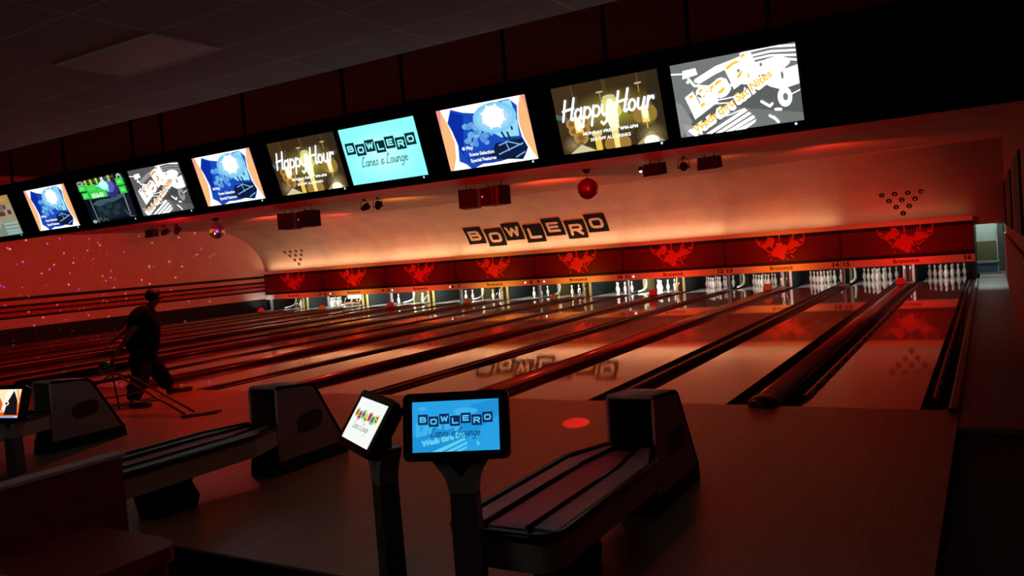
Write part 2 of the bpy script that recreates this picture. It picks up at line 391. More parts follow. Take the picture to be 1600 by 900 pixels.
# cove (curved back wall above the masking)
CP = [(17.28, 1.5), (17.25, 1.9), (17.12, 2.25), (16.89, 2.6), (16.48, 3.0), (15.78, 3.38), (14.95, 3.62)]
def catmull(pr, n=10):
    pr = [Vector(p) for p in pr]; ext = [2*pr[0]-pr[1]]+pr+[2*pr[-1]-pr[-2]]; o = []
    for i in range(1, len(ext)-2):
        a, b_, c, d = ext[i-1:i+3]
        for k in range(n):
            t = k/n; o.append(.5*((2*b_)+(-a+c)*t+(2*a-5*b_+4*c-d)*t*t+(-a+3*b_-3*c+d)*t**3))
    o.append(pr[-1]); return o
CC = catmull(CP); CS = [0]
for i in range(1, len(CC)): CS.append(CS[-1]+(CC[i]-CC[i-1]).length)
def cove(s, off=0):
    for i in range(len(CC)-1):
        if CS[i+1] >= s: break
    t = (s-CS[i])/(CS[i+1]-CS[i]); p = CC[i].lerp(CC[i+1], t); d = (CC[i+1]-CC[i]).normalized()
    nrm = Vector((-d.y, d.x)) if True else None
    # normal toward the room (-y, down)
    if nrm.x > 0: nrm = -nrm
    return p + nrm*off
bm = bmesh.new(); uvl = bm.loops.layers.uv.new('UVMap'); xs = [XL, -20, -14, -8, -2, XR]
V = [[bm.verts.new((x, p.x, p.y)) for p in CC] for x in xs]
for i in range(len(xs)-1):
    for j in range(len(CC)-1):
        f = bm.faces.new((V[i][j], V[i+1][j], V[i+1][j+1], V[i][j+1])); f.smooth = True
        for lp, (a_, c_) in zip(f.loops, ((i, j), (i+1, j), (i+1, j+1), (i, j+1))): lp[uvl].uv = (xs[a_]+1.71+34.25, CS[c_]+.0)
# give the cove a back side with thickness
me = bpy.data.meshes.new('wall_back'); bm.to_mesh(me); bm.free(); me.materials.append(PANELC)
o = bpy.data.objects.new('wall_back', me); COL.objects.link(o); struct(o)
sm = o.modifiers.new('thick', 'SOLIDIFY'); sm.thickness = .04; sm.offset = -1
# lane ceiling and red bulkhead
b = MB(); b.box(XL, XR, 9.55, 14.97, 3.62, 3.72); struct(b.build('ceiling', LCEIL))
b = MB(); b.box(XL, XR, 4.0, 9.55, 3.60, 3.72); struct(b.build('ceiling', REDC))
b = MB(); b.box(XL, XR, 3.9, 4.0, 3.60, 4.3); struct(b.build('wall_front_bulkhead', DARKC))
b = MB(); b.box(XL, XR, -2.75, 4.0, 4.25, 4.35); struct(b.build('ceiling', DARKC))
b = MB(); b.box(XL+2.93, XR+2.93, -13+4.54, -2.75+4.54, 3.51, 3.60); o = b.build('ceiling', TILE); o.location = (-2.93, -4.54, 0); struct(o)
t = empty('ceiling_light', (-3.54, -4.235, 3.51)); tag(t, 'unlit pale ceiling light panel among the ceiling tiles', 'ceiling light')
b = MB(); b.box(-.59, .59, -.285, .285, -.012, 0); b.build('diffuser', mat('diffuser_pale', (.62, .60, .64), .5), t)
b = MB(); [b.box(*q) for q in ((-.61, .61, -.305, -.285, -.015, 0), (-.61, .61, .285, .305, -.015, 0), (-.61, -.59, -.285, .285, -.015, 0), (.59, .61, -.285, .285, -.015, 0))]; b.build('frame', mat('lens_frame', (.6, .58, .58), .5), t)
b = MB(); b.box(XL, XR, -2.80, -2.75, 3.60, 4.3); struct(b.build('wall_ceiling_step', DARKC))
b = MB(); b.box(XL, XR, -13.2, -13, -.3, 4.5); struct(b.build('wall_front', DARKC))
# right wall with ledge and tall dark panels
b = MB(); b.box(XR, XR+.2, -13, YB, -.3, 4.5); struct(b.build('wall_right', RWALL))
b = MB(); b.box(XR-.05, XR, -13, 18.6, -.05, 1.22); struct(b.build('trim_10', RWALL))
for y0, y1 in ((15.0, 18.0), (9.2, 12.3), (4.0, 7.0)):
    b = MB(); b.box(XR-.03, XR, y0, y1, 1.45, 2.55, bev=.008); f = b.build('wall_panel', BLACK)
    tag(f, {15.0: 'tall dark wall panel on the right wall, farthest from the seats', 9.2: 'tall dark wall panel in the middle of the right wall row', 4.0: 'tall dark wall panel on the right wall, nearest the frame edge'}[y0], 'wall panel', 'dark panels on the right wall')
# service passage beyond the end of the masking
b = MB(); b.box(1.5, XR, 21.2, 21.4, -.1, 3.0); struct(b.build('wall_passage_back', BACKW))
b = MB(); b.box(1.5, 2.22, 21.17, 21.2, -.05, .92); struct(b.build('trim_11', OLIVE))
b = MB(); b.box(1.60, 1.69, 17.4, 21.2, 0, 3.0); struct(b.build('wall_passage_left', BLACK))
b = MB(); b.box(1.6, XR, 17.3, 21.3, 2.75, 2.85); struct(b.build('ceiling', DARKC))
b = MB(); b.box(2.26, 2.42, 20.9, 21.15, 0, 2.75, bev=.01); b.box(2.2, 2.42, 20.88, 20.9, 1.45, 1.58); tag(b.build('service_cabinet', mat('cabinet_grey', (.10, .11, .10), .5)), 'tall grey cabinet in the corner of the lit service passage', 'cabinet')
b = MB(); b.box(XR-.03, XR-.005, 18.62, 18.7, -.05, 1.9); struct(b.build('trim_12', WHITEPL))
t = empty('storage_crate', (1.98, 19.9, -.01)); tag(t, 'blue crate with pale rim on the service passage floor', 'crate')
CRB = mat('crate_blue', (.10, .17, .26), .5)
b = MB(); b.prism([(-.22, 0), (.22, 0), (.27, .34), (-.27, .34)], 'y', -.2, .2); b.build('tub', CRB, t)
b = MB(); b.box(-.30, .30, -.23, -.2, .32, .37); b.box(-.30, .30, .2, .23, .32, .37); b.box(-.30, -.27, -.23, .23, .32, .37); b.box(.27, .30, -.23, .23, .32, .37); b.box(-.24, .24, -.215, -.2, -.0, .03); b.build('rim', mat('crate_rim', (.4, .5, .55), .5), t)
b = MB(); b.box(1.76, 2.35, 18.2, 18.4, -.01, .012); struct(b.build('trim_13', WHITEPL))
# black pit curtain behind the pins
b = MB(); b.box(XL, 1.69, 19.75, 19.8, -.14, 1.5); struct(b.build('wall_pit', mat('pit_black', (.012, .013, .012), .8)))

# ------------------------------------------------------------------ lanes
ORDL = ['rightmost', 'second from the right', 'third from the right', 'fourth from the right', 'fifth from the right', 'sixth from the right', 'seventh from the right', 'eighth from the right', 'ninth from the right', 'eighth from the left', 'seventh from the left', 'sixth from the left', 'fifth from the left', 'fourth from the left', 'third from the left', 'second from the left', 'leftmost']
def lane_word(n): return ORDL[16-n] if n > 7 else ORDL[17-n]
def gutter_mesh(name, x, parent, wd=.235, y1=19.2):
    b = MB(); n = 8; out = [(wd/2*math.cos(PI+PI*i/n), -.002+.085*math.sin(PI+PI*i/n)) for i in range(n+1)]
    inn = [(p[0]*.94, p[1]*.93+.0) for p in out][::-1]
    T = Matrix.Translation((x, 0, 0)); b.prism(out+inn, 'y', .0, y1, T=T, smooth=True); return b.build(name, GUT, parent)
for n in range(16, 0, -1):
    x = lane_x(n)
    t = empty('bowling_lane', (x, 0, 0))
    tag(t, 'glossy wooden bowling lane, %s of the lanes' % lane_word(n), 'bowling lane', 'bowling lanes side by side')
    b = MB(); b.box(-L/2, L/2, 0, 16.75, -.1, 0); b.build('lane_surface', LANE, t)
    b = MB(); b.box(-L/2, L/2, 16.75, 19.3, -.1, 0); o = b.build('pin_deck', DECK, t); o['label'] = 'white pin deck'  # deck white carried forward, painting in the lamplight on the lane's end
    for s in (-1, 1):
        gutter_mesh('gutter', s*(L/2+.1175), t)
ORD = ['rightmost', 'second from the right', 'third from the right', 'fourth from the right', 'fifth from the right', 'sixth from the right', 'seventh from the right', 'eighth from the right', 'ninth from the right', 'tenth from the right', 'eleventh from the right', 'twelfth from the right', 'thirteenth from the right', 'fourteenth from the right', 'second from the left', 'leftmost']
O8 = ['rightmost', 'second from the right', 'third from the right', 'fourth from the right', 'fourth from the left', 'third from the left', 'second from the left', 'leftmost']
KW = ['%s of its row' % q for q in O8]
# narrow dividers
for k in range(8):
    x = track_x(k)-PW/2 if k < 8 else 0
    nm = '%d and %d' % (14-2*k, 15-2*k) if k < 7 else 'the left wall and 1'
    t = empty('lane_divider', (x, 0, 0)); tag(t, ('narrow maroon divider between lanes, %s of them' % O8[k]) if k < 7 else 'narrow maroon divider between lane 1 and the left wall', 'lane divider', 'narrow dividers between lanes')
    hw = (GA-.47)/2
    b = MB(); b.prism([(-hw, -.13), (hw, -.13), (hw, .018), (hw-.012, .03), (-hw+.012, .03), (-hw, .018)], 'y', 0, 16.4); b.build('cap', DIV, t)
    t = empty('kickback', (x, 17.2, 0)); t.location = (x, 0, 0); tag(t, ('grey kickback post beside the pin deck, %s' % O8[k]), 'kickback', 'kickbacks between the pin decks')
    b = MB(); b.box(-hw-.1, hw+.1, 16.42, 17.18, .002, .035, bev=.006); o = b.build('end_plate', BLUEGREY, t); o['label'] = 'grey blue metal end plate'
    b = MB(); b.box(-hw+.002, hw-.002, 17.2, 17.34, -.1, .95, bev=.006); o = b.build('kickback_post', GREY, t); o['label'] = 'grey front post'
    b = MB(); b.box(-hw, hw, 18.75, 19.7, -.1, .95); b.build('kickback_panel', TAN if PIT_P[max(1, 14-2*k)] >= 20 else OLIVE, t)  # tan by bright decks, olive by dim ones: deck light put into colour
    b = MB(); b.tube([(hw+.06, 17.95, .045), (hw+.10, 18.2, .06), (hw+.12, 18.5, .13), (hw+.10, 18.65, .3), (hw+.06, 18.68, .5)], .035, 8); o = b.build('curved_shield', WHITEPL, t); o['label'] = 'white curved shield'
# ball tracks
GLOW = {0: (215, 20, 22), 1: (190, 62, 25), 2: (215, 20, 22), 3: (150, 85, 30), 4: (170, 72, 32), 5: (200, 25, 22), 6: (190, 85, 20), 7: (225, 30, 28)}
GN = {0: 'red', 1: 'orange', 2: 'red', 3: 'amber', 4: 'brown orange', 5: 'red', 6: 'orange', 7: 'red'}
for k in range(8):
    x = track_x(k); a, c = 15-2*k, 16-2*k
    t = empty('ball_track', (x, 0, 0)); tag(t, 'rounded ball return cover between two lanes, %s of the covers' % O8[k], 'ball return track', 'ball return covers between lanes')
    hw = (GB-.47)/2
    n = 10; pr = [(-hw, -.13), (hw, -.13)] + [(hw*.93*math.cos(PI*i/n), .02+.075*math.sin(PI*i/n)) for i in range(n+1)]
    b = MB(); b.prism([(-hw, -.13), (hw, -.13), (hw, .02), (-hw, .02)], 'y', 0, 16.3); b.build('base_rail', DIV, t)
    pr = [(hw*.86*math.cos(PI*i/n), .02+.075*math.sin(PI*i/n)) for i in range(n+1)]
    b = MB(); b.prism(pr, 'y', .12, 16.2, smooth=True); b.build('cover', COVER_LIT if k in (0, 1) else mat('track_cover_shade', (.10, .035, .028), .32, coat=.3), t)  # two nearest covers carry the cove's reflected light in a paler colour
    b = MB()
    rings = [(.12, 1.0), (.02, 1.06), (-.06, 1.04), (-.12, .9), (-.155, .6), (-.165, .2)]
    prev = None
    for y, sc in rings:
        ring = [b.bm.verts.new((hw*.9*sc*math.cos(2*PI*i/16), y, .03+.072*sc*math.sin(2*PI*i/16))) for i in range(16)]
        if prev:
            for i in range(16): f = b.bm.faces.new((prev[i], prev[(i+1) % 16], ring[(i+1) % 16], ring[i])); f.smooth = True
        prev = ring
    b.bm.faces.new(prev); o = b.build('end_cap', COVEREND, t); o['label'] = 'dark rounded end cap'
    t = empty('ball_door', (x, 0, 0)); tag(t, 'chrome barred ball door beneath the masking wall, %s of the doors' % O8[k], 'ball door', 'ball doors at the lane ends')
    b = MB(); b.box(-hw-.06, hw+.06, 16.32, 17.1, .002, .04, bev=.006); o = b.build('end_plate', BLUEGREY, t); o['label'] = 'grey blue metal end plate'
    b = MB(); b.box(-hw+.002, hw-.002, 17.7, 19.6, -.1, .95); b.build('ball_door_housing', mat('housing_black', (.02, .022, .022), .6), t)
    for s in (-1, 1):
        b = MB(); b.box(s*(hw-.032)-.03, s*(hw-.032)+.03, 17.62, 17.74, 0, .95); o = b.build('side_plate', WHITEPL if k < 2 else TAN, t); o['label'] = 'pale side plate'
    b = MB(); b.tube([(-.075, 17.62, .62), (-.075, 17.02, .06), (.075, 17.02, .06), (.075, 17.62, .62)] if k else [(-.07, 17.3, .62), (-.07, 17.12, .05), (.07, 17.12, .05), (.07, 17.3, .62)], .014, 8); o = b.build('guide_bars', CHROME, t); o['label'] = 'bright chrome guide bars'
    # coloured lamp standing on the track
    t2 = empty('accent_lamp', (x, 15.1, .095)); tag(t2, 'glowing %s accent lamp on a ball track, %s' % (GN[k], O8[k]), 'lamp', 'small accent lamps on the ball tracks')
    lm = mat('lamp_glow_%d' % k, srgb(*[v*.6 for v in GLOW[k]]), .6, 0, srgb(*GLOW[k]), .38)
    b = MB(); b.lathe([(.12, 0), (.135, .04), (.13, .10), (.10, .15), (.05, .185), (0, .19)], 7, m=None, smooth=False); b.build('lamp_shade', lm, t2)
    b = MB(); b.lathe([(.10, -.0), (.14, .0), (.14, .015), (.10, .015)], 12); b.build('lamp_base', BLACK, t2)
    c_, p_ = MASK_C[k]
    spot('accent_lamp_light', (x, 15.4, .25), (x, 17, .95), c_, p_*1.25, 92, 1, .04)
# slotted bumper rails by lane 16
def bumper(xc, lab):
    t = empty('bumper_rail', (xc, 0, 0)); tag(t, lab, 'bumper rail', 'bumper rails beside lane 16')
    b = MB(); b.prism([(-.018, .0), (.018, .0), (.014, .045), (-.014, .045)], 'y', .35, 16.6); b.prism([(-.012, -.08), (.012, -.08), (.012, -.055), (-.012, -.055)], 'y', .35, 16.6); b.build('rail', mat('rail_dark', (.05, .035, .032), .3), t)
    for i in range(26):
        b = MB(); b.box(-.016, .016, .4+i*.64, .46+i*.64, -.08, .0); b.build('bracket', mat('rail_dark'), t)
    for i in range(26):
        b = MB(); b.box(.0185, .030, .50+i*.64, .80+i*.64, .004, .034); b.build('slot_strip', mat('slot_grey', (.62, .56, .54), .35), t)
bumper(GB/2-.035, 'slotted dark bumper rail along the left edge of lane 16')
bumper(GB/2+L+.10, 'slotted dark bumper rail in the gutter right of lane 16')
b = MB(); b.prism([(1.68, -.13), (1.76, -.13), (1.76, .03), (1.745, .045), (1.695, .045), (1.68, .03)], 'y', -.1, 17.0); tag(b.build('edge_rail', DIV), 'maroon edge rail between the right gutter and the walkway', 'edge rail')

# ------------------------------------------------------------------ masking wall, one unit per lane pair
ORN = mat('mask_ornament', (.55, .006, .004), .5)
MPAN = mat('mask_panel_red', rough=.45, spec=.15)
def louvre(m):
    n, l, b = nodes(m); tc = n.new('ShaderNodeTexCoord'); wv = n.new('ShaderNodeTexWave'); wv.bands_direction = 'Z'; wv.inputs['Scale'].default_value = 6.5; wv.inputs['Distortion'].default_value = .25; wv.inputs['Detail'].default_value = 1; wv.inputs['Detail Scale'].default_value = .3
    cr = n.new('ShaderNodeValToRGB'); cr.color_ramp.elements[0].color = (.045, .0015, .001, 1); cr.color_ramp.elements[1].color = (.15, .003, .002, 1); cr.color_ramp.elements[0].position = .12; cr.color_ramp.elements[1].position = .4
    l.new(tc.outputs['Object'], wv.inputs[0]); l.new(wv.outputs[0], cr.inputs[0]); l.new(cr.outputs[0], b.inputs['Base Color'])
louvre(MPAN)
def add_flat(b, polys, x, z, y, m=None):
    for q in polys:
        vs = [b.bm.verts.new((x+px, y, z+pz)) for px, pz in q]
        try: b.bm.faces.new(vs)
        except ValueError: pass
random.seed(3)
for k in range(8):
    xc = track_x(k); x0, x1 = -PW/2+.004, PW/2-.004
    if k == 0: x1 = 1.69
    if k == 7: x0 = -25.72-xc
    t = empty('masking_unit', (xc, 17.0, .51)); tag(t, 'red masking wall section above the pins, %s' % O8[k], 'masking wall', 'masking wall sections')
    b = MB(); b.box(x0, x1, .0, .1, 0, .21, bev=.004); b.build('sign_strip', CREAM, t)
    b = MB(); b.box(x0, x1, .03, .1, .21, 1.14); b.build('frame_band', BLACK, t)
    b = MB(); b.box(x0+.012, x1-.012, .018, .03, .31, 1.02); b.build('red_panel', MPAN, t)
    b = MB(); b.box(x0, x1, -.02, .1, 1.12, 1.25, bev=.004); b.build('top_lip', CREAM, t)
    b = MB()
    # chandelier silhouette printed on the panel, with side arms, candles and drops
    st = [[(-.02, .62), (0, .3), (.02, .1), (.04, -.12)], [(0, .05), (-.25, -.08), (-.48, .12), (-.5, .3)], [(0, .05), (.28, -.1), (.5, .06), (.54, .26)],
          [(0, .2), (-.2, .08), (-.33, .25), (-.34, .45)], [(0, .2), (.2, .1), (.32, .25), (.34, .42)], [(-.5, .14), (-.66, .24), (-.72, .42)], [(.5, .1), (.68, .2), (.74, .44), (.66, .6)],
          [(.28, .1), (.3, -.1), (.38, -.22)], [(-.3, .0), (-.34, -.12)], [(.4, .3), (.42, .55)], [(-.18, .5), (-.2, .62)], [(-.28, -.2), (-.3, -.27)], [(.18, -.2), (.2, -.27)]]
    for p in st: add_flat(b, ribbon_polys([(x*.98, z) for x, z in p], .04), 0, .62, .0125)
    lay = 0
    for cx, cz, r in [(0, .02, .17), (.02, -.12, .12), (-.1, .05, .12), (.12, .08, .13), (-.3, .27, .13), (-.26, .36, .1), (.38, .2, .13), (.5, .18, .09), (-.45, .2, .09), (.33, .12, .09), (-.02, .2, .09), (.62, .3, .05), (-.6, .3, .05), (-.12, -.02, .14), (.06, -.2, .07)]:
        lay += 1; pts = []
        for i in range(14):
            rr_ = r*(.75+.45*random.random()); pts.append((cx*1.0+1.12*rr_*math.cos(2*PI*i/14), cz+rr_*.9*math.sin(2*PI*i/14)))
        add_flat(b, [pts], 0, .62, .012-lay*.0003)
    o = b.build('ornament', ORN, t, recalc=False); o['label'] = 'bright red chandelier graphic'
    b = MB(); add_flat(b, text_polys('Brunswick', .155, .004, 1.05), .0, .065, -.002); o = b.build('lettering', DARKTXT, t, recalc=False); o['label'] = 'dark maker name lettering'
    for num, px in ((16-2*k, PW/2-.17), (15-2*k, -PW/2+.13)):
        if k == 7 and num == 1: continue
        b = MB(); add_flat(b, text_polys(str(num), .165, .008, 1.25), px - (.03 if k == 0 and num == 16 else 0), .065, -.002); o = b.build('lane_number', DARKTXT, t, recalc=False); o['label'] = 'lane number %d' % num
    if k < 7:
        b = MB(); b.tube([(PW/2*-1, -.012, .3), (PW/2*-1, -.012, 1.1)], .008, 6); b.build('joint_strip', mat('joint_metal', (.1, .08, .08), .3, .6), t)
# small bright indicator lamps on the sign strip
IND = mat('indicator_white', (.9, .9, .8), .4, 0, (1, .95, .8), 3)
for x in (-.32, ):
    pass
for k, dx in ((3, 1.95), (4, 1.95), (6, 1.9), (7, 1.95), (2, 1.95)):
    pass
for k, dx, il in ((3, -1.35, 'beside number nine'), (2, -1.38, 'beside number eleven'), (4, 1.3, 'beside number eight'), (5, 1.42, 'beside number six'), (5, -1.4, 'beside number five'), (6, -1.3, 'beside number three')):
    b = MB(); b.lathe([(0, -.012), (.022, -.008), (.026, 0), (0, 0)], 10, T=Matrix.Translation((track_x(k)+dx, 16.99, .62)) @ Matrix.Rotation(PI/2, 4, 'X')); tag(b.build('indicator_light', IND), 'tiny white indicator light on the sign strip, '+il, 'indicator light', 'indicator lights on the sign strip')

# ------------------------------------------------------------------ lettered tiles on the cove
SIGNK = mat('sign_black', (.003, .002, .002), .7, spec=.12); SIGNL = mat('sign_letter_cream', (.70, .56, .43), .5)
SG = [('B', -14.37, 1.06), ('O', -13.52, .91), ('W', -12.715, 1.087), ('L', -11.875, .93), ('E', -11.055, 1.118), ('R', -10.22, .938), ('O', -9.4, 1.117)]
for i, (ch, xc, sc) in enumerate(SG):
    t = empty('sign_tile', (xc, 0, 0)); lab = 'black square wall tile with the letter %s' % ch
    if ch == 'O': lab += ', second tile of the word' if i == 1 else ', last tile of the word'
    tag(t, lab, 'sign', 'lettered tiles spelling the sign on the cove')
    def curved(name, polys, o0, o1, m):
        bm = bmesh.new()
        for q in polys:
            A = [bm.verts.new((p[0], *cove(p[1], o1))) for p in q]
            try: bm.faces.new(A)
            except ValueError: pass
        me = bpy.data.meshes.new(name); bm.to_mesh(me); bm.free(); me.materials.append(m); o = bpy.data.objects.new(name, me); COL.objects.link(o); o.parent = t; return o
    h = .372; ng = 8
    bm = bmesh.new(); F = []
    for off in (.002, .03): F.append([[bm.verts.new((sx*h, *cove(sc-h+2*h*j/ng, off))) for j in range(ng+1)] for sx in (-1, 1)])
    for j in range(ng):
        bm.faces.new((F[1][0][j], F[1][1][j], F[1][1][j+1], F[1][0][j+1])); bm.faces.new((F[0][0][j], F[0][1][j], F[0][1][j+1], F[0][0][j+1]))
        for s in (0, 1): bm.faces.new((F[0][s][j], F[1][s][j], F[1][s][j+1], F[0][s][j+1]))
    for j in (0, ng): bm.faces.new((F[0][0][j], F[0][1][j], F[1][1][j], F[1][0][j]))
    bmesh.ops.recalc_face_normals(bm, faces=bm.faces)
    me = bpy.data.meshes.new('tile'); bm.to_mesh(me); bm.free(); me.materials.append(SIGNK); o = bpy.data.objects.new('tile', me); COL.objects.link(o); o.parent = t
    polys = []
    lay = 0
    for st in BLK[ch]:
        pth = [((px-.5)*.50, sc+(py-.5)*.44) for px, py in st]
        # subdivide long strokes so they follow the curve
        q = [pth[0]]
        for a_, b_ in zip(pth[:-1], pth[1:]):
            n = max(1, int(math.hypot(b_[0]-a_[0], b_[1]-a_[1])/.1))
            for j in range(1, n+1): q.append((a_[0]+(b_[0]-a_[0])*j/n, a_[1]+(b_[1]-a_[1])*j/n))
        polys += ribbon_polys(q, .105)
    curved('letter', polys, 0, .034, SIGNL)
# pin position diagrams
def diagram(xc, label):
    t = empty('pin_diagram', (xc, 0, 0)); tag(t, label, 'wall sign', 'pin position diagrams on the cove')
    pos = {7: (-.5, 1.11), 8: (-.167, 1.11), 9: (.167, 1.11), 10: (.5, 1.11), 4: (-.333, .895), 5: (0, .895), 6: (.333, .895), 2: (-.167, .68), 3: (.167, .68), 1: (0, .48)}
    for num, (px, sc) in pos.items():
        r = .072
        q = [(px+r*math.cos(2*PI*i/16), sc+r*math.sin(2*PI*i/16)) for i in range(16)]
        bm = bmesh.new(); A = [bm.verts.new((p[0], *cove(p[1], .002))) for p in q]; B = [bm.verts.new((p[0], *cove(p[1], .012))) for p in q]
        bm.faces.new(B); [bm.faces.new((A[i], A[(i+1) % 16], B[(i+1) % 16], B[i])) for i in range(16)]
        me = bpy.data.meshes.new('disc'); bm.to_mesh(me); bm.free(); me.materials.append(SIGNK); o = bpy.data.objects.new('disc', me); COL.objects.link(o); o.parent = t; o['label'] = 'disc numbered %d' % num
        bm = bmesh.new()
        for pl in text_polys(str(num), .10, .002, 1.0):
            try: bm.faces.new([bm.verts.new((px+p[0], *cove(sc-.035+p[1], .015))) for p in pl])
            except ValueError: pass
        me = bpy.data.meshes.new('numeral'); bm.to_mesh(me); bm.free(); me.materials.append(SIGNL); n_ = bpy.data.objects.new('numeral', me); COL.objects.link(n_); n_.parent = o
diagram(-.02, 'triangle of ten numbered discs at the right end of the cove')
diagram(-23.72, 'triangle of ten numbered discs at the left end of the cove')

# ------------------------------------------------------------------ pins
SL = {1: (0, 0), 2: (-.152, .264), 3: (.152, .264), 4: (-.305, .528), 5: (0, .528), 6: (.305, .528), 7: (-.457, .792), 8: (-.152, .792), 9: (.152, .792), 10: (.457, .792)}
SLN = {1: 'bowling head pin', 2: 'second row left bowling pin', 3: 'second row right bowling pin', 4: 'third row left bowling pin', 5: 'third row middle bowling pin', 6: 'third row right bowling pin',
       7: 'back row leftmost bowling pin', 8: 'back row inner left bowling pin', 9: 'back row inner right bowling pin', 10: 'back row rightmost bowling pin'}
STAND = {16: range(1, 11), 15: range(1, 11), 14: range(1, 11), 13: range(1, 11), 12: range(1, 11), 11: (1, 2, 4, 3, 6, 10), 10: (1, 2, 3, 6), 9: (1, 3, 6), 8: (1, 3, 6), 7: (1, 3), 6: (3, 6), 5: (1, 2, 3), 4: (1, 3), 2: (1, 2, 3, 4, 5, 7, 8), 1: (1, 2, 4, 3, 5)}
proto = empty('bowling_pin')
prof = [(0, 0), (.0255, 0), (.0285, .006), (.036, .03), (.047, .06), (.0575, .09), (.0605, .115), (.058, .15), (.047, .19), (.033, .225), (.0245, .25), (.023, .262), (.0245, .285), (.029, .315), (.0322, .345), (.031, .362), (.024, .376), (.012, .3805), (0, .381)]
b = MB(); b.lathe(prof, 16); body = b.build('pin_body', PINW, proto)
strp = []
for z in (.243, .268):
    b = MB(); r = .0262 if z < .25 else .0248; b.lathe([(r-.003, z-.005), (r+.0006, z-.005), (r+.0002, z+.005), (r-.003, z+.005)], 16); strp.append(b.build('neck_stripe', PINR, proto))
first = True
for n, sl in STAND.items():
    for s in sl:
        if first: p = proto; first = False
        else:
            p = proto.copy(); COL.objects.link(p)
            for q in [body]+strp: c = q.copy(); COL.objects.link(c); c.parent = p
        p.location = (lane_x(n)+SL[s][0], 18.29+SL[s][1], 0); p.rotation_euler = (0, 0, 0)
        tag(p, 'white %s on the %s' % (SLN[s], lane_word(n).replace('most', 'most lane') if ' ' not in lane_word(n) else lane_word(n).replace(' ', ' lane ', 1)), 'bowling pin', 'bowling pins on lane %d' % n)
# lowered pinsetter rack over lane 3
t = empty('pinsetter_rack', (lane_x(3), 18.1, 0)); tag(t, 'white pinsetter rack lowered over the deck of lane 3', 'pinsetter')
b = MB(); b.box(-.45, .35, 0, .6, .3, .46, bev=.01); b.build('rack', WHITEPL, t)
b = MB(); b.box(-.5, .45, -.25, -.15, .08, .16, bev=.006); b.build('sweep_board', mat('sweep_brown', (.20, .08, .03), .5), t)
for s in (-.47, .42): b = MB(); b.tube([(s, -.2, .16), (s, -.1, .35), (s, .0, .46)], .015, 8); b.build('sweep_arm', CHROME, t)
for s in (-.4, .4): b = MB(); b.tube([(s, .3, .46), (s, .3, .94)], .02, 8); b.build('hanger', CHROME, t)
for s in (-.47, .42): b = MB(); b.tube([(s, -.2, .0), (s, -.2, .1)], .02, 8); b.build('sweep_foot', CHROME, t)
# a fallen pin in the left gutter area
c = copy_tree(proto); c.location = (XL+.35, 12.6, -.02+.06); c.rotation_euler = (PI/2, 0, .9); tag(c, 'white bowling pin lying on its side at the foot of the left wall', 'bowling pin', 'fallen pins')

# ------------------------------------------------------------------ monitors
def pal(*rgb, s=1.0): return emat(rgb, s)
def art_dvd(A):
    A.rect(0, 0, 1, 1, pal(250, 190, 130)); A.poly([(.0, .6), (.05, 1), (0, 1)], pal(245, 150, 140)); A.poly([(.97, 1), (1, 1), (1, .5)], pal(245, 160, 140))
    A.poly([(.05, 1), (.95, 1), (.9, .8), (.88, .6), (.9, .35), (.96, .12), (1, 0), (.04, 0), (.1, .2), (.13, .45), (.1, .75)], pal(255, 250, 250, s=1.3))
    A.poly([(.1, .78), (.17, .98), (.3, .9), (.42, .86), (.55, .92), (.7, .97), (.83, .98), (.9, .86), (.87, .62), (.88, .38), (.92, .2), (.88, .1), (.84, .03), (.72, .06), (.5, .1), (.34, .02), (.26, -.02), (.2, .08), (.13, .14), (.16, .4), (.13, .64)], pal(25, 75, 190))
    A.poly([(.12, .78), (.17, .95), (.3, .86), (.24, .5), (.2, .2), (.16, .4)], pal(10, 45, 165))
    A.step = .0003; A.glow(.36, .55, .2, .3, (60, 130, 225), (25, 75, 190), 6); A.glow(.5, .16, .3, .12, (12, 40, 120), (22, 66, 175), 4)
    random.seed(11)
    for i in range(26): A.ell(.28+.3*random.random(), .38+.3*random.random(), .02+.02*random.random(), .03+.03*random.random(), pal(70+random.randint(0, 60), 140+random.randint(0, 60), 225), 9)
    A.poly([(.62, .95), (.85, .97), (.87, .62), (.86, .4), (.66, .42), (.56, .55)], pal(150, 225, 250))
    A.poly([(.58, .34), (.88, .36), (.92, .2), (.84, .03), (.72, .06), (.5, .1)], pal(14, 28, 62))
    for p in ([(.62, .3), (.72, .34), (.86, .26)], [(.6, .16), (.74, .22), (.88, .28)], [(.7, .34), (.72, .2)], [(.78, .08), (.88, .14)]): A.line(p, .02, pal(130, 180, 225))
    for p in ([(.74, .95), (.76, .84)], [(.76, .6), (.79, .66), (.8, .52)], [(.68, .5), (.71, .38)], [(.74, .48), (.76, .36), (.82, .36)]): A.line(p, .035, pal(20, 50, 80))
    A.glow(.64, .74, .24, .24, (235, 250, 255), (130, 205, 245), 6)
    pts = [(.63+(.17 if i % 2 else .10)*math.cos(2*PI*i/16)*.85, .76+(.21 if i % 2 else .13)*math.sin(2*PI*i/16)) for i in range(16)]
    A.poly(pts, pal(255, 255, 255, s=1.6)); A.ell(.63, .76, .12, .17, pal(255, 255, 255, s=1.6))
    W_ = pal(245, 250, 255)
    A.ell(.22, .335, .018, .028, W_); A.text('Play', .25, .31, .075, W_, .003, 1.1, align='LEFT'); A.text('Scene Selection', .27, .2, .075, W_, .003, 1.0, align='LEFT'); A.text('Special Features', .27, .1, .075, W_, .003, 1.0, align='LEFT')
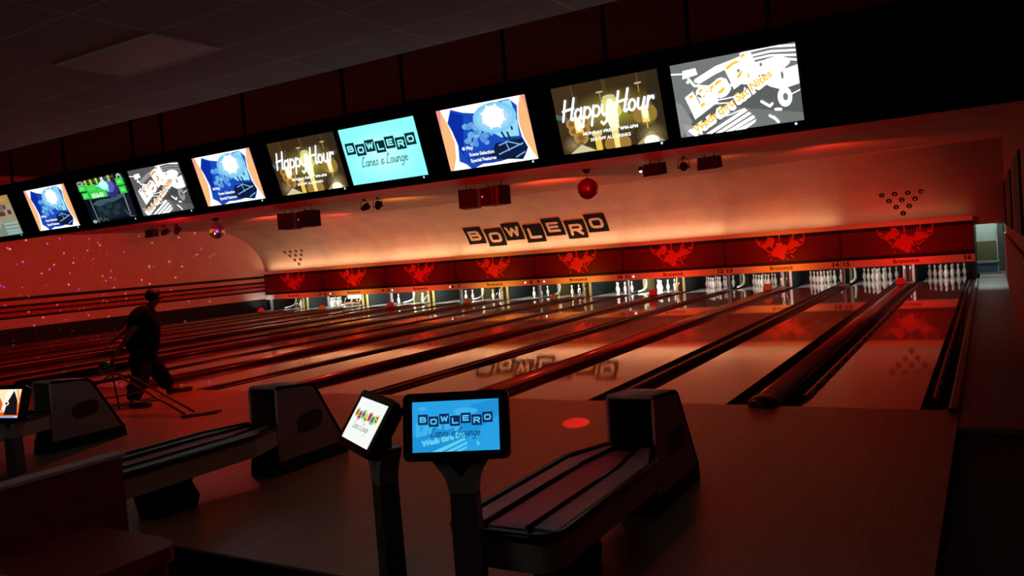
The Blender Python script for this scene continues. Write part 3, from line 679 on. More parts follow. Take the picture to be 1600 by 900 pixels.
def art_happy(A):
    A.rect(0, 0, 1, 1, pal(58, 42, 22)); A.poly([(0, .0), (.3, 0), (.2, 1), (0, 1)], pal(66, 48, 26)); A.poly([(.85, 0), (1, 0), (1, 1), (.9, 1)], pal(50, 38, 26))
    A.step = .0003
    A.glow(.55, .52, .48, .36, (170, 160, 60), (60, 46, 23), 12)
    A.glow(.12, .12, .13, .2, (150, 130, 90), (62, 46, 25), 6)
    A.glow(.86, .1, .16, .24, (170, 150, 100), (58, 44, 24), 6)
    A.poly([(0, .62), (.12, .54), (.1, .5), (0, .53)], pal(70, 105, 100)); A.glow(.8, .48, .12, .05, (130, 145, 60), (96, 92, 36), 4)
    for x in (.2, .5, .52, .82): A.line([(x, 1), (x, .5)], .008, pal(110, 90, 50))
    A.glow(.207, .40, .1, .2, (225, 175, 80), (92, 72, 32), 6); A.glow(.843, .42, .1, .2, (225, 190, 90), (92, 78, 36), 6)
    for x, y in ((.46, .83), (.82, .86)): A.ell(x, y, .035, .014, pal(200, 180, 140)); A.line([(x, y), (x, y-.12)], .012, pal(170, 150, 90))
    for cx, cy, r in ((.14, .44, .055), (.27, .44, .055), (.15, .33, .05), (.26, .33, .05), (.21, .22, .07)): A.glow(cx, cy, r, r*1.5, (110, 78, 32), (185, 140, 70), 4)
    A.rect(.17, .3, .245, .52, pal(255, 215, 100)); A.ell(.207, .42, .033, .1, pal(255, 250, 215, s=1.3)); A.ell(.2, .12, .03, .045, pal(120, 100, 50))
    A.poly([(.08, 0), (.2, .12), (.34, 0)], pal(215, 205, 160)); A.poly([(.72, 0), (.86, .17), (.98, 0)], pal(175, 160, 110)); A.ell(.86, .03, .07, .08, pal(255, 250, 225, s=1.2))
    for cx in (.78, .9): A.ell(cx, .42, .05, .11, pal(150, 120, 55), 12)
    A.rect(.81, .3, .875, .52, pal(250, 220, 110)); A.ell(.843, .44, .028, .1, pal(255, 250, 200, s=1.2)); A.line([(.845, .3), (.845, .22)], .02, pal(200, 180, 110))
    A.poly([(.47, .72), (.61, .72), (.64, .5), (.58, .4), (.6, .28), (.5, .28), (.52, .4), (.45, .5)], pal(230, 220, 110)); A.ell(.54, .74, .06, .035, pal(215, 205, 150)); A.ell(.545, .48, .055, .24, pal(255, 252, 205, s=1.3), 18); A.rect(.51, .02, .575, .3, pal(250, 225, 130))
    A.rect(.34, 0, .4, .22, pal(240, 205, 80)); A.ell(.37, .24, .05, .04, pal(225, 205, 120)); A.ell(.48, .06, .055, .11, pal(165, 120, 60)); A.ell(.62, .06, .055, .11, pal(165, 120, 60)); A.rect(.52, 0, .57, .2, pal(255, 235, 140))
    A.script('Happy Hour', .5, .50, .31, .038, pal(255, 255, 255, s=1.2), 0)
    A.text('MONDAY-FRIDAY 4PM-6PM', .5, .25, .062, pal(255, 255, 255, s=1.2), .002, 1.15); A.text('25% OFF ALL DRINKS', .49, .15, .062, pal(255, 255, 255, s=1.2), .002, 1.1)
def art_dj(A, hot=False):
    g = (118, 122, 118) if hot else (92, 92, 92); d = (92, 96, 94) if hot else (70, 70, 70); W_ = pal(255, 255, 255, s=1.5 if hot else 1.1); md = W_ if hot else pal(150, 150, 150); OR = pal(255, 205, 60) if hot else pal(225, 150, 45)
    A.rect(0, 0, 1, 1, pal(*g)); A.poly([(.05, .25), (.5, .75), (1, .5), (1, .1), (.5, .3), (.2, 0)], pal(*d)); A.poly([(0, 0), (.12, .2), (.05, .45), (0, .5)], pal(*[c+25 for c in g])); A.poly([(.05, 0), (.2, 0), (.1, .16), (.03, .18)], pal(160, 162, 160))
    A.line([(.0, .88), (.1, .86)], .02, W_); A.poly([(.09, .79), (.1, .9), (.21, .91), (.22, .82)], W_); A.ell(.13, .74, .014, .02, W_); A.line([(.14, .78), (.18, .68), (.3, .63), (.5, .6)], .035, W_)
    A.line([(.2, .74), (.38, .86), (.6, .93)], .055, md); A.line([(.22, .71), (.36, .8), (.58, .9)], .04, md)
    for i, (a_, c_) in enumerate((((.62, .99), (1, .96)), ((.63, .93), (1, .9)), ((.61, .88), (1, .84)), ((.7, .83), (1, .78)))): A.line([a_, ((a_[0]+c_[0])/2, a_[1]+.012), c_], .028, md if i else W_)
    A.poly([(.5, .62), (.55, .74), (.68, .84), (.85, .84), (.93, .78), (.9, .68), (.78, .6), (.62, .57)], W_); A.ell(.83, .78, .12, .085, W_, 20)
    A.poly([(.74, .55), (.86, .68), (1, .72), (1, .48), (.86, .44), (.78, .5)], W_); A.line([(.7, .66), (.8, .66)], .02, pal(*g)); A.ell(.88, .62, .01, .05, pal(*g)); A.ell(.73, .8, .01, .025, pal(*g))
    A.ell(.88, .34, .055, .13, md, 18); A.ell(.885, .34, .02, .05, pal(*g), 12); A.line([(.93, .36), (1, .4)], .014, W_)
    for p in ([(.3, .44), (.42, .44), (.6, .46)], [(.3, .4), (.44, .38)], [(.3, .2), (.44, .22), (.56, .27)]): A.line(p, .016, W_)
    A.text('Live DJ', .42, .53, .33, W_, .05, 1.05, .2, rot=.50); A.text('Live DJ', .41, .55, .31, OR, .012, 1.05, .2, rot=.50); A.text('Live DJ', .43, .51, .31, W_, .026, 1.05, .2, rot=.50)
    A.text('Weds thru Sat Nites', .47, .30, .16, W_, .02, 1.0, .15, rot=.50); A.text('Weds thru Sat Nites', .475, .335, .15, OR, .004, 1.0, .15, rot=.50)
    for q in ([(.22, .01), (.56, .27), (.585, .24), (.27, .0)], [(.3, 0), (.59, .22), (.61, .19), (.36, 0)], [(.38, 0), (.62, .17), (.635, .13), (.45, .0)], [(.46, 0), (.64, .11), (.63, .07), (.55, 0)]): A.poly(q, W_)
    for p in ([(.7, .33), (.76, .25), (.78, .28)], [(.8, .2), (.84, .19)], [(.78, .1), (.81, .03)], [(.75, .13), (.78, .09)]): A.line(p, .035, W_)
def art_logo(A, bg=(140, 243, 246), tile=(10, 42, 50), let=(140, 243, 246), scr=(20, 95, 105), ghost=False, tiles=None, s=1.1):
    A.rect(0, 0, 1, 1, pal(*bg, s=s))
    if bg[0] == 140: A.step = .0003; A.glow(.5, .45, .52, .6, (190, 252, 248), bg, 8, s, s)
    if ghost:
        G = pal(62, 178, 236); G2 = pal(95, 205, 240)
        A.poly([(0, 0), (0, .3), (.3, .45), (.7, .9), (1, 1), (1, .7), (.6, .2), (.4, 0)], pal(30, 145, 214)); A.text('Live DJ', .3, .42, .32, G, .03, 1, .2, rot=.22); A.text('Weds thru Sat', .36, .2, .15, G2, .012, 1, .15, rot=.2)
        A.ell(.62, .78, .14, .07, G); A.ell(.12, .86, .05, .04, G)
        for q in ([(.22, 0), (.6, .26), (.62, .22), (.34, 0)], [(.38, 0), (.63, .18), (.64, .14), (.46, 0)], [(.5, 0), (.64, .1), (.62, .05), (.56, 0)]): A.poly(q, G2)
        A.poly([(.74, .2), (.78, .14), (.75, .08)], G2)
    A.blockword(.5, .62, .205 if not ghost else .205, tiles or [pal(*tile)], pal(*let, s=s))
    A.script('Lanes & Lounge', .5, .30, .17, .014, pal(*scr))
def art_game(A):
    A.rect(0, 0, 1, 1, pal(8, 12, 26)); A.poly([(.05, .05), (.95, .05), (.95, .5), (.7, .62), (.4, .55), (.1, .42)], pal(14, 26, 40)); A.poly([(.15, .42), (.3, .5), (.6, .5), (.9, .58), (.9, .5), (.6, .4), (.3, .36)], pal(60, 88, 100)); A.poly([(.2, .3), (.5, .42), (.8, .4), (.86, .12), (.5, .05), (.2, .08)], pal(20, 34, 44))
    for x, y, r in ((.3, .3, .07), (.5, .35, .08), (.68, .3, .07), (.4, .2, .08), (.6, .18, .08)): A.ell(x, y, r, r, pal(32, 52, 60), 7)
    A.ell(.68, .7, .16, .2, pal(50, 45, 120)); A.ell(.66, .76, .11, .14, pal(90, 95, 190)); A.poly([(.35, .82), (.52, .72), (.62, .64), (.66, .8), (.6, .9), (.5, .86)], pal(120, 240, 220)); A.ell(.55, .8, .09, .1, pal(180, 255, 250, s=1.2))
    A.ell(.07, .92, .08, .05, pal(170, 175, 175)); A.ell(.06, .92, .05, .02, pal(60, 60, 60)); A.ell(.93, .92, .05, .08, pal(190, 190, 195)); A.ell(.93, .9, .03, .05, pal(40, 50, 55))
    G = pal(55, 205, 75); G2 = pal(120, 240, 130)
    for x0, y0, x1, y1 in ((.0, .74, .17, .88), (.03, .56, .18, .71), (.84, .74, 1, .9), (.86, .56, 1, .72), (.18, .7, .4, .86), (.2, .55, .58, .7), (.4, .66, .5, .78)): A.rect(x0, y0, x1, y1, G); A.rect(x0+.02, y0+.03, x1-.02, y1-.03, pal(75, 220, 90))
    for x, y in ((.08, .81), (.1, .64), (.92, .82), (.93, .64)): A.ell(x, y, .035, .035, G2)
    A.text('816-01', .39, .565, .14, pal(235, 255, 235), .006, 1.1)
    for x, y in ((.22, .95), (.34, .95), (.47, .96), (.74, .97)): A.ell(x, y, .03, .03, pal(190, 225, 40)); A.rect(x-.02, y-.1, x+.025, y, pal(180, 215, 40))
    A.poly([(.56, .82), (.57, .98), (.62, .99), (.64, .82)], pal(225, 240, 240)); A.line([(.18, .9), (.85, .96)], .008, pal(120, 130, 170))
    A.line([(.19, .55), (.2, 0)], .03, pal(120, 125, 130)); A.line([(.93, .55), (.92, .1)], .05, pal(110, 118, 118)); A.ell(.12, .04, .05, .04, pal(160, 165, 160))
    for p in ([(.2, .02), (.26, .12), (.3, .03)], [(.32, .03), (.36, .08), (.42, .02)], [(.84, .2), (.9, .06), (1, .04)]): A.line(p, .02, pal(90, 105, 85))
def art_beige(A):
    A.rect(0, 0, 1, 1, pal(150, 145, 115)); A.poly([(0, .75), (1, .75), (1, 1), (0, 1)], pal(165, 135, 85)); A.poly([(.4, 0), (1, 0), (1, .3), (.3, .3)], pal(120, 135, 120)); A.ell(.35, .45, .2, .3, pal(165, 165, 135))
    for x, y in ((.52, .62), (.66, .5), (.74, .66), (.6, .5), (.84, .52)): A.rect(x, y, x+.1, y+.11, pal(105, 45, 50))
    A.ell(.7, .72, .08, .12, pal(105, 108, 95))
    for y in (.27, .18, .09, .02): A.rect(.62, y, .99, y+.055, pal(150, 178, 168))
    for x in (.5, .6, .72, .85): A.ell(x, .9, .05, .05, pal(190, 140, 65))
def art_flame(A):
    A.rect(0, 0, 1, 1, pal(225, 95, 30)); A.poly([(.3, 1), (.55, .45), (.95, .3), (1, 1)], pal(255, 235, 190)); A.poly([(.62, 1), (.5, .2), (.72, .18), (.85, 1)], pal(255, 250, 235)); A.poly([(.6, .1), (.66, .55), (.8, .95), (.93, .6), (.97, .1)], pal(22, 18, 22)); A.ell(.64, .5, .07, .08, pal(255, 240, 215)); A.ell(.64, .5, .035, .04, pal(60, 25, 20))
    for p in ([(.9, .95), (.98, .6)], [(.95, .5), (.99, .2)], [(.52, .3), (.6, .15)]): A.line(p, .05, pal(250, 130, 30))
    A.rect(0, 0, 1, .06, pal(190, 215, 255)); A.line([(.4, .03), (.9, .03)], .02, pal(60, 90, 160))
TILT = .30
MW, MH = 1.085, .655
MON = [(.215, lambda A: art_dj(A, True), 'showing a bright grey and white DJ advert, rightmost of the row'),
       (-.995, art_happy, 'showing a large Happy Hour lantern picture, second from the right'),
       (-2.375, art_dvd, 'showing a blue menu with curved orange edges, largest of the three alike'),
       (-3.765, art_logo, 'showing the cyan Bowlero Lanes & Lounge logo'),
       (-4.93, art_happy, 'showing a Happy Hour lantern picture, left of the cyan logo screen'),
       (-6.325, art_dvd, 'showing a blue menu picture, above the coloured mirror ball'),
       (-7.695, art_dj, 'showing a grey DJ advert with orange text, between blue menu and green game'),
       (-8.92, art_game, 'showing a dark game picture with green score boxes'),
       (-10.33, art_dvd, 'showing a blue menu picture, smallest and farthest left of its kind'),
       (-11.90, art_beige, 'showing a beige and brown picture cut by the left frame edge')]
for x, fn, lab in MON:
    t = empty('monitor', (x, -1.0, 2.69), (TILT, 0, 0)); tag(t, 'black monitor '+lab, 'monitor', 'monitors in the row above the foul line')
    b = MB(); b.box(-MW/2-.028, MW/2+.028, 0, .06, -.045, MH+.028, bev=.004); b.build('bezel', BLK2, t)
    A = Art(MW, MH, -.002); fn(A); o = A.build('screen', t); o['label'] = 'lit screen picture'
    b = MB(); b.lathe([(0, -.004), (.011, -.003), (.012, 0), (0, 0)], 8, T=Matrix.Translation((MW/2-.07, -.001, -.022)) @ Matrix.Rotation(PI/2, 4, 'X')); o = b.build('power_light', mat('power_blue', (.2, .4, .9), .4, 0, (.25, .5, 1), 2.0), t); o['label'] = 'tiny blue power light'
# valance carrying the monitors
t = empty('monitor_valance', (0, -1.0, 2.69), (TILT, 0, 0)); tag(t, 'long black valance running behind the whole row of monitors', 'valance')
b = MB(); b.box(XL+6, XR-.02, .065, .16, -.10, .80); b.build('panel', BLACK, t)
b = MB(); b.box(XL+6, XR-.02, .03, .065, -.10, -.07); b.build('bottom_edge', BLK2, t)
for i, (px, lab) in enumerate(((-13.2, 'leftmost'), (-11.2, 'second from the left'), (-9.75, 'above the green game screen'), (-8.1, 'above the grey advert on the left'), (-7.45, 'right of the grey advert on the left'), (-5.85, 'above the left Happy Hour screen'), (-4.2, 'left of the cyan screen'), (-3.35, 'right of the cyan screen'), (-2.05, 'above the largest blue menu'), (-.95, 'above the right Happy Hour screen'), (-.15, 'left of the white screen'), (.55, 'above the white screen'))):
    b = MB(); b.tube([(px, -1.17, 3.4), (px, -1.17, 4.25)], .022, 8); tag(b.build('support_rod', BLACK), 'black rod holding up the monitor valance, %s' % lab, 'rod', 'rods holding the monitor valance')

# ------------------------------------------------------------------ ceiling fittings over the lanes
def speaker(x, y, rz, lab, lit):
    t = empty('loudspeaker', (x, y, 3.58), (0, 0, rz)); tag(t, lab, 'loudspeaker', 'loudspeakers hanging over the lanes')
    m = mat('speaker_wood' , (.010, .004, .004), .6)
    b = MB(); b.prism([(-.42, -.2), (.42, -.2), (.32, .25), (-.32, .25)], 'z', -.58, -.10); b.build('cabinet', m, t)
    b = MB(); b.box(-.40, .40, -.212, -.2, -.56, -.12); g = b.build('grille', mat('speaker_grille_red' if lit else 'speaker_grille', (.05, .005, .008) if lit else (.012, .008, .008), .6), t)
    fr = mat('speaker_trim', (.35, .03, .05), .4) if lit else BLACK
    b = MB()
    for x0, x1, z0, z1 in ((-.42, .42, -.58, -.565), (-.42, .42, -.115, -.10), (-.42, -.405, -.58, -.1), (.405, .42, -.58, -.1), (.16, .172, -.55, -.13), (.35, .362, -.55, -.13)): b.box(x0, x1, -.222, -.2, z0, z1)
    b.build('trim', fr, t)
    b = MB(); b.lathe([(0, -.02), (.025, -.015), (.03, 0), (0, 0)], 10, T=Matrix.Translation((-.3, -.213, -.33)) @ Matrix.Rotation(PI/2, 4, 'X')); b.build('power_light', mat('speaker_led', (.5, .05, .05), .4, 0, (1, .1, .12), 2 if lit else .15), t)
    for s in (-.3, .3): b = MB(); b.tube([(s, 0, -.1), (s, 0, .02)], .012, 6); b.build('bracket', BLACK, t)
speaker(-8.85, 9.6, -.42, 'dark red loudspeaker with a glowing red light, right one of the near pair', True)
speaker(-9.75, 9.75, -1.15, 'black loudspeaker turned away, left one of the near pair', False)
speaker(-15.55, 9.7, -.42, 'dark loudspeaker, right one of the far pair above lane 3', False)
speaker(-16.5, 9.85, -1.15, 'black loudspeaker turned away, left one of the far pair', False)
def parcan(x, y, lab, rx=.5, rz=0):
    t = empty('spotlight', (x, y, 3.60), (0, 0, rz)); tag(t, lab, 'spotlight', 'spotlights hanging under the lane ceiling')
    T = Matrix.Translation((0, 0, -.25)) @ Matrix.Rotation(rx, 4, 'X')
    b = MB(); b.lathe([(0, -.12), (.04, -.12), (.07, -.08), (.085, .0), (.1, .1), (.1, .14), (.09, .14), (.07, .0), (0, -.02)], 14, T=T @ Matrix.Rotation(-PI/2, 4, 'X')); b.build('lamp_housing', BLACK, t)
    b = MB(); b.tube([(-.12, 0, -.25), (-.12, 0, -.08), (-.06, 0, -.05), (.06, 0, -.05), (.12, 0, -.08), (.12, 0, -.25)], .009, 6); b.build('yoke', BLACK, t)
    b = MB(); b.box(-.03, .03, -.03, .03, -.06, .02); b.tube([(-.14, 0, -.25), (-.1, 0, -.25)], .02, 8); b.tube([(.14, 0, -.25), (.1, 0, -.25)], .02, 8); b.build('clamp', BLACK, t)
parcan(-13.25, 9.6, 'black spotlight hanging left of its twin above lane 7', .4)
parcan(-12.75, 9.6, 'black spotlight hanging right of its twin above lane 8', .7, .5)
parcan(-3.78, 9.5, 'black spotlight hanging between the two flood lamps', .3, .3)
def flood(x, y, lab, wdt=.48):
    t = empty('flood_lamp', (x, y, 3.60), (0, 0, -.2)); tag(t, lab, 'flood lamp', 'flood lamps under the lane ceiling')
    b = MB(); b.prism([(-.10, -.36), (.12, -.34), (.08, -.08), (-.08, -.10)], 'x', -wdt/2, wdt/2); b.build('housing', BLACK, t)
    b = MB(); b.prism([(-.12, -.37), (-.10, -.36), (-.08, -.10), (-.10, -.09)], 'x', -wdt/2-.01, wdt/2+.01); b.build('front_flap', BLACK, t)
    for s in (-.12, .12): b = MB(); b.tube([(s, 0, -.1), (s, 0, .01)], .01, 6); b.build('bracket', BLACK, t)
flood(-4.42, 9.4, 'black flood lamp box left of the right hand spotlight'); flood(-3.18, 9.5, 'black flood lamp box right of the right hand spotlight')
flood(-22.6, 9.4, 'small black flood lamp box left of the coloured mirror ball', .55)
parcan(-22.0, 9.45, 'black spotlight beside the flood lamp at the far left', .5); parcan(-21.4, 9.5, 'black spotlight nearest the coloured mirror ball', 1.0)
# mirror balls
def mirrorball(x, y, z, r, m1, lab, m2=None):
    t = empty('mirror_ball', (x, y, z)); tag(t, lab, 'mirror ball', 'mirror balls hanging over the lanes')
    b = MB(); nr, ns = 14, 26
    for i in range(nr):
        p0, p1 = -PI/2+PI*i/nr, -PI/2+PI*(i+1)/nr
        for j in range(ns):
            q0, q1 = 2*PI*j/ns, 2*PI*(j+1)/ns
            P = [(r*math.cos(p)*math.cos(q), r*math.cos(p)*math.sin(q), r*math.sin(p)) for p, q in ((p0, q0), (p0, q1), (p1, q1), (p1, q0))]
            if i == 0: P = [P[0], P[2], P[3]]
            if i == nr-1: P = P[:3]
            b.poly(P, m1)
    bmesh.ops.remove_doubles(b.bm, verts=b.bm.verts, dist=1e-5); o = b.build('ball', m1, t)
    b = MB(); b.tube([(0, 0, r), (0, 0, 3.5-z)], .006, 6); b.build('cord', BLACK, t)
    b = MB(); b.prism([(-.11, 3.62-z), (.11, 3.62-z), (.03, 3.50-z), (-.03, 3.50-z)], 'y', -.06, .06); b.build('motor', BLACK, t)
MIR = noisy(mat('mirror_red', rough=.16, metal=1), (.70, .02, .02), (.95, .09, .06), (30, 30, 30), 1)
MIRC = mat('mirror_plain', (.85, .85, .88), .14, 1)
mirrorball(-6.18, 9.5, 3.13, .255, MIR, 'red mirror ball hanging below the right hand monitors')
mirrorball(-19.2, 9.3, 3.18, .255, MIRC, 'green and violet lit mirror ball hanging at the left')
# coloured pin beams onto the mirror balls
spot('pin_beam', (-21.0, 6.3, 3.2), (-19.3, 9.2, 3.18), (.25, 1, .08), 900, 8, .3, .05)
spot('pin_beam', (-16.6, 7.4, 3.2), (-19.1, 9.2, 3.2), (.30, .12, 1), 900, 8, .3, .05)
spot('pin_beam', (-4.4, 5.6, 3.3), (-6.18, 9.4, 3.13), (1, .03, .02), 600, 6.5, .3, .05)
# small white lamp on the lane ceiling
t = empty('ceiling_spot', (-5.35, 10.9, 3.62)); tag(t, 'tiny bright lamp on the lane ceiling right of the red mirror ball', 'lamp')
b = MB(); b.lathe([(0, 0), (.05, 0), (.05, -.1), (.03, -.1)], 10); b.build('housing', BLACK, t)
b = MB(); b.lathe([(0, -.14), (.03, -.125), (.035, -.1), (0, -.1)], 10); b.build('bulb', mat('bulb', (1, .8, .8), .4, 0, (1, .8, .75), 8), t)
# added patterned spots standing in for the dots the mirror ball scatters
def gobo(name, loc, tgt, col, power, ang, scale, thr):
    o = spot(name, loc, tgt, (1, 1, 1), power, ang, .2, .0); d = o.data; d.use_nodes = True; nt = d.node_tree; n, l = nt.nodes, nt.links
    em = n['Emission']; tc = n.new('ShaderNodeTexCoord'); vo = n.new('ShaderNodeTexVoronoi'); vo.inputs['Scale'].default_value = scale
    cr = n.new('ShaderNodeValToRGB'); cr.color_ramp.elements[0].color = (*col, 1); cr.color_ramp.elements[0].position = thr*.5; cr.color_ramp.elements[1].color = (0, 0, 0, 1); cr.color_ramp.elements[1].position = thr
    l.new(tc.outputs['Normal'], vo.inputs[0]); l.new(vo.outputs['Distance'], cr.inputs[0]); l.new(cr.outputs[0], em.inputs['Color'])
gobo('dot_light', (-19.2, 8.85, 2.85), (-26, 6.5, 2.3), (.45, .07, .9), 3600, 125, 24, .145)
gobo('dot_light', (-19.3, 8.9, 2.8), (-26, 7.5, 1.9), (1, .45, .2), 3200, 110, 21, .13)
gobo('dot_light', (-19.0, 9.0, 3.0), (-19.6, 10.8, 3.62), (1, .75, .08), 220, 120, 22, .16)

# ------------------------------------------------------------------ ball returns
def ball_return(k, lab):
    t = empty('ball_return', (track_x(k), 0, 0)); tag(t, lab, 'ball return', 'ball returns on the approach')
    W2 = .168
    outer = [(-3.45, .12), (-3.43, .745), (-3.41, .768), (-3.02, .735), (-2.96, .70), (-2.64, .14), (-2.66, .12)]
    b = MB()   # hood: two cheeks joined by a roof and back
    for s in (-1, 1): b.prism(outer, 'x', s*W2, s*(W2-.022))
    roof = [(-3.43, .745), (-3.41, .768), (-3.02, .735), (-2.96, .70), (-2.64, .14), (-2.67, .13), (-2.985, .685), (-3.03, .712), (-3.41, .742)]
    b.prism(roof, 'x', -W2, W2, smooth=True); b.build('hood', SHELL, t)
    b = MB()
    for s in (-1, 1): b.tube([(s*(W2-.008), -3.452, .12), (s*(W2-.008), -3.435, .74)], .012, 8)
    b.tube([(-W2+.01, -3.43, .755), (W2-.01, -3.43, .755)], .013, 8); o = b.build('hood_edge', mat('shell_edge', (.5, .46, .44), .3), t)
    b = MB(); b.box(-W2+.022, W2-.022, -3.2, -3.17, .1, .72); b.box(-.05, .05, -3.215, -3.2, .655, .685); b.build('inner_panel', BLACK, t)
    for s in (-1, 1):
        b = MB(); q = []
        for i in range(24):
            a_ = 2*PI*i/24; cx = math.copysign(abs(math.cos(a_))**.6, math.cos(a_))*.155; cz = math.copysign(abs(math.sin(a_))**.7, math.sin(a_))*.085
            q.append((-3.07+cx, .40+cz+cx*.10))
        b.prism(q, 'x', s*(W2-.0), s*(W2+.006)); o = b.build('side_badge', mat('badge_dark', (.045, .032, .03), .5), t)
    b = MB(); b.prism([(-3.50, 0), (-2.60, 0), (-2.62, .135), (-3.48, .135)], 'x', -W2+.005, W2-.005); b.build('base', BLACK, t)
    # tray
    def outl(w0, w1, y0, y1, rad, off=0):
        p = [(-w1+off, y1)]; p += [(-w0+off, y1-.35)]
        p += arc(-w0+off+rad, y0+off+rad, rad, rad, 180, 270, 6) + arc(w0-off-rad, y0+off+rad, rad, rad, 270, 360, 6)
        p += [(w0-off, y1-.35), (w1-off, y1)]; return p
    b = MB(); b.prism(outl(.30, .17, -5.15, -3.46, .12, .008), 'z', .27, .42, smooth=False); b.build('tray_body', SHELLT, t)
    b = MB(); b.prism(outl(.31, .18, -5.16, -3.46, .12), 'z', .42, .437); o = b.build('tray_floor', BLK2, t)
    b = MB(); ol = outl(.30, .165, -5.15, -3.47, .12)
    b.tube([(x, y, .445) for x, y in ol], .019, 8); b.build('tray_rim', BLK2, t)
    for s in (-1, 1):
        b = MB(); b.prism([(s*.265, -5.03), (s*.265, -3.85), (s*.15, -3.5), (s*.075, -3.5), (s*.135, -3.95), (s*.135, -5.03)], 'z', .437, .447); b.build('side_pad', TRAYG, t)
        b = MB(); b.tube([(s*.125, -5.06, .452), (s*.125, -3.95, .452), (s*.07, -3.5, .452)], .012, 8); b.build('rail', BLK2, t)
    b = MB(); b.prism([(-.11, -5.05), (.11, -5.05), (.11, -3.95), (.06, -3.6), (-.06, -3.6), (-.11, -3.95)], 'z', .437, .443); o = b.build('center_pad', TRAYP, t); o['label'] = 'centre pad tinted by pink light'
    b = MB(); b.prism([(-4.62, 0), (-4.28, 0), (-4.25, .08), (-4.31, .2), (-4.26, .27), (-4.72, .27), (-4.66, .18)], 'x', -.12, .12); b.build('pedestal', BLACK, t)
ball_return(0, 'ball return between the approach ends of lanes 15 and 16, beside the blue kiosk')
ball_return(1, 'ball return in front of lanes 13 and 14, its tray behind the red bench')
ball_return(2, 'ball return at the left, beside the partly seen kiosk')

# ------------------------------------------------------------------ scoring kiosks
def kiosk(x, y, z, yaw, tilt, fn, lab, post=(0, .10)):
    zf = -.12 if x > -3 else 0
    t = empty('touch_kiosk', (x, y, zf), (0, 0, yaw)); z -= zf; tag(t, lab, 'touch screen kiosk', 'touch screen kiosks')
    w_, h_ = (.405, .228) if x > -3 else (.476, .268)
    T = Matrix.Translation((0, 0, z)) @ Matrix.Rotation(-tilt, 4, 'X')
    b = MB(); b.prism(rr(-w_/2-.045, -h_/2-.04, w_/2+.045, h_/2+.04, .03), 'y', .0, .035, T=T); b.prism(rr(-w_/2-.03, -h_/2-.03, w_/2+.03, h_/2+.03, .03), 'y', .035, .075, T=T); b.build('screen_housing', BLK2, t)
    A = Art(w_, h_, -.001); A.step = .0003; fn(A)
    for v in A.mb.bm.verts: v.co.z -= h_/2
    bmesh.ops.transform(A.mb.bm, matrix=T, verts=A.mb.bm.verts); A.build('screen', t)
    # yoke with triangular opening, behind and below the head
    yb = .06
    zt = z-h_/2-.01
    cur = [(.155, 0), (.15, -.02), (.118, -.065), (.086, -.11), (.070, -.15), (.062, -.20)]
    hole = [(.055, -.045), (.0, -.115)]
    b = MB()
    for sg in (-1, 1):
        b.prism([(sg*x_, zt+z_) for x_, z_ in cur] + [(0, zt-.20), (0, zt-.125), (sg*.06, zt-.055), (sg*.06, zt)], 'y', yb-.03, yb+.07)
    b.box(-.06, .06, yb-.03, yb+.045, zt-.055, zt-.018); b.box(-.10, .10, yb-.02, yb+.04, zt-.01, zt+.08); b.build('yoke', KYOKE, t)
    b = MB(); b.prism([(-.06, zt-.055), (.06, zt-.055), (0, zt-.125)], 'y', yb+.0, yb+.04); b.build('yoke_recess', BLACK, t)
    b = MB(); b.prism([(-.060, zt-.20), (.060, zt-.20), (.066, zt-.45), (.070, .02), (-.070, .02), (-.066, zt-.45)], 'y', yb-.03, yb+.07); b.build('post', KPOST, t)
    b = MB(); b.box(-.16, .16, yb-.13, yb+.17, 0, .02, bev=.006); b.build('base_plate', KPOST, t)
def art_kwhite(A):
    art_logo(A, (245, 250, 246), (0, 0, 0), (60, 45, 40), (110, 110, 110), False, [pal(235, 205, 100), pal(225, 120, 130), pal(120, 205, 175), pal(240, 215, 110), pal(220, 120, 130), pal(120, 200, 170), pal(235, 210, 100)], 1.0)
def art_kblue(A): art_logo(A, (38, 160, 228), (12, 40, 88), (85, 195, 240), (14, 50, 105), True, None, 1.0)
kiosk(-.05, -5.33, 1.0, .373, .261, art_kblue, 'touch screen kiosk with a bright blue logo screen facing the camera')
kiosk(-.68, -5.23, .97, -.537, .594, art_kwhite, 'touch screen kiosk turned aside with a white logo screen')
kiosk(-6.06, -4.25, .715, .18, .30, art_flame, 'touch screen kiosk with an orange picture cut by the left edge')

# ------------------------------------------------------------------ seating
t = empty('bench_seat', (-2.66, -5.27, -.12)); tag(t, 'dark red vinyl bench with a grey top ledge on its back', 'bench')
b = MB(); b.box(-.10, 0, -1.15, 0, .06, .80, bev=.012); b.build('backrest', SEAT, t)
b = MB(); b.box(-.115, .015, -1.15, .015, .80, .825, bev=.004); o = b.build('top_ledge', GREYTOP, t); o['label'] = 'grey laminate ledge'
b = MB(); b.prism([(0, -.25), (.70, -.25)] + arc(.72, -.37, .14, .12, 90, 0, 5) + [(.86, -1.15), (0, -1.15)], 'z', .36, .45); b.build('seat_cushion', SEAT, t)
b = MB(); b.prism([(.02, -.27), (.68, -.27)] + arc(.69, -.39, .13, .12, 90, 0, 5) + [(.82, -1.15), (.02, -1.15)], 'z', 0, .36); b.build('seat_base', SEAT, t)
t = empty('low_table', (-1.75, -7.08, -.12)); tag(t, 'corner of a tan low table at the bottom left, beside the bench', 'table')
b = MB(); b.box(-.45, .36, -.5, .5, .69, .72, bev=.008); b.build('tabletop', mat('table_tan', (.16, .12, .08), .5), t)
b = MB(); b.lathe([(.2, 0), (.2, .015), (.04, .03), (.035, .69)], 16); b.build('pedestal', BLACK, t)

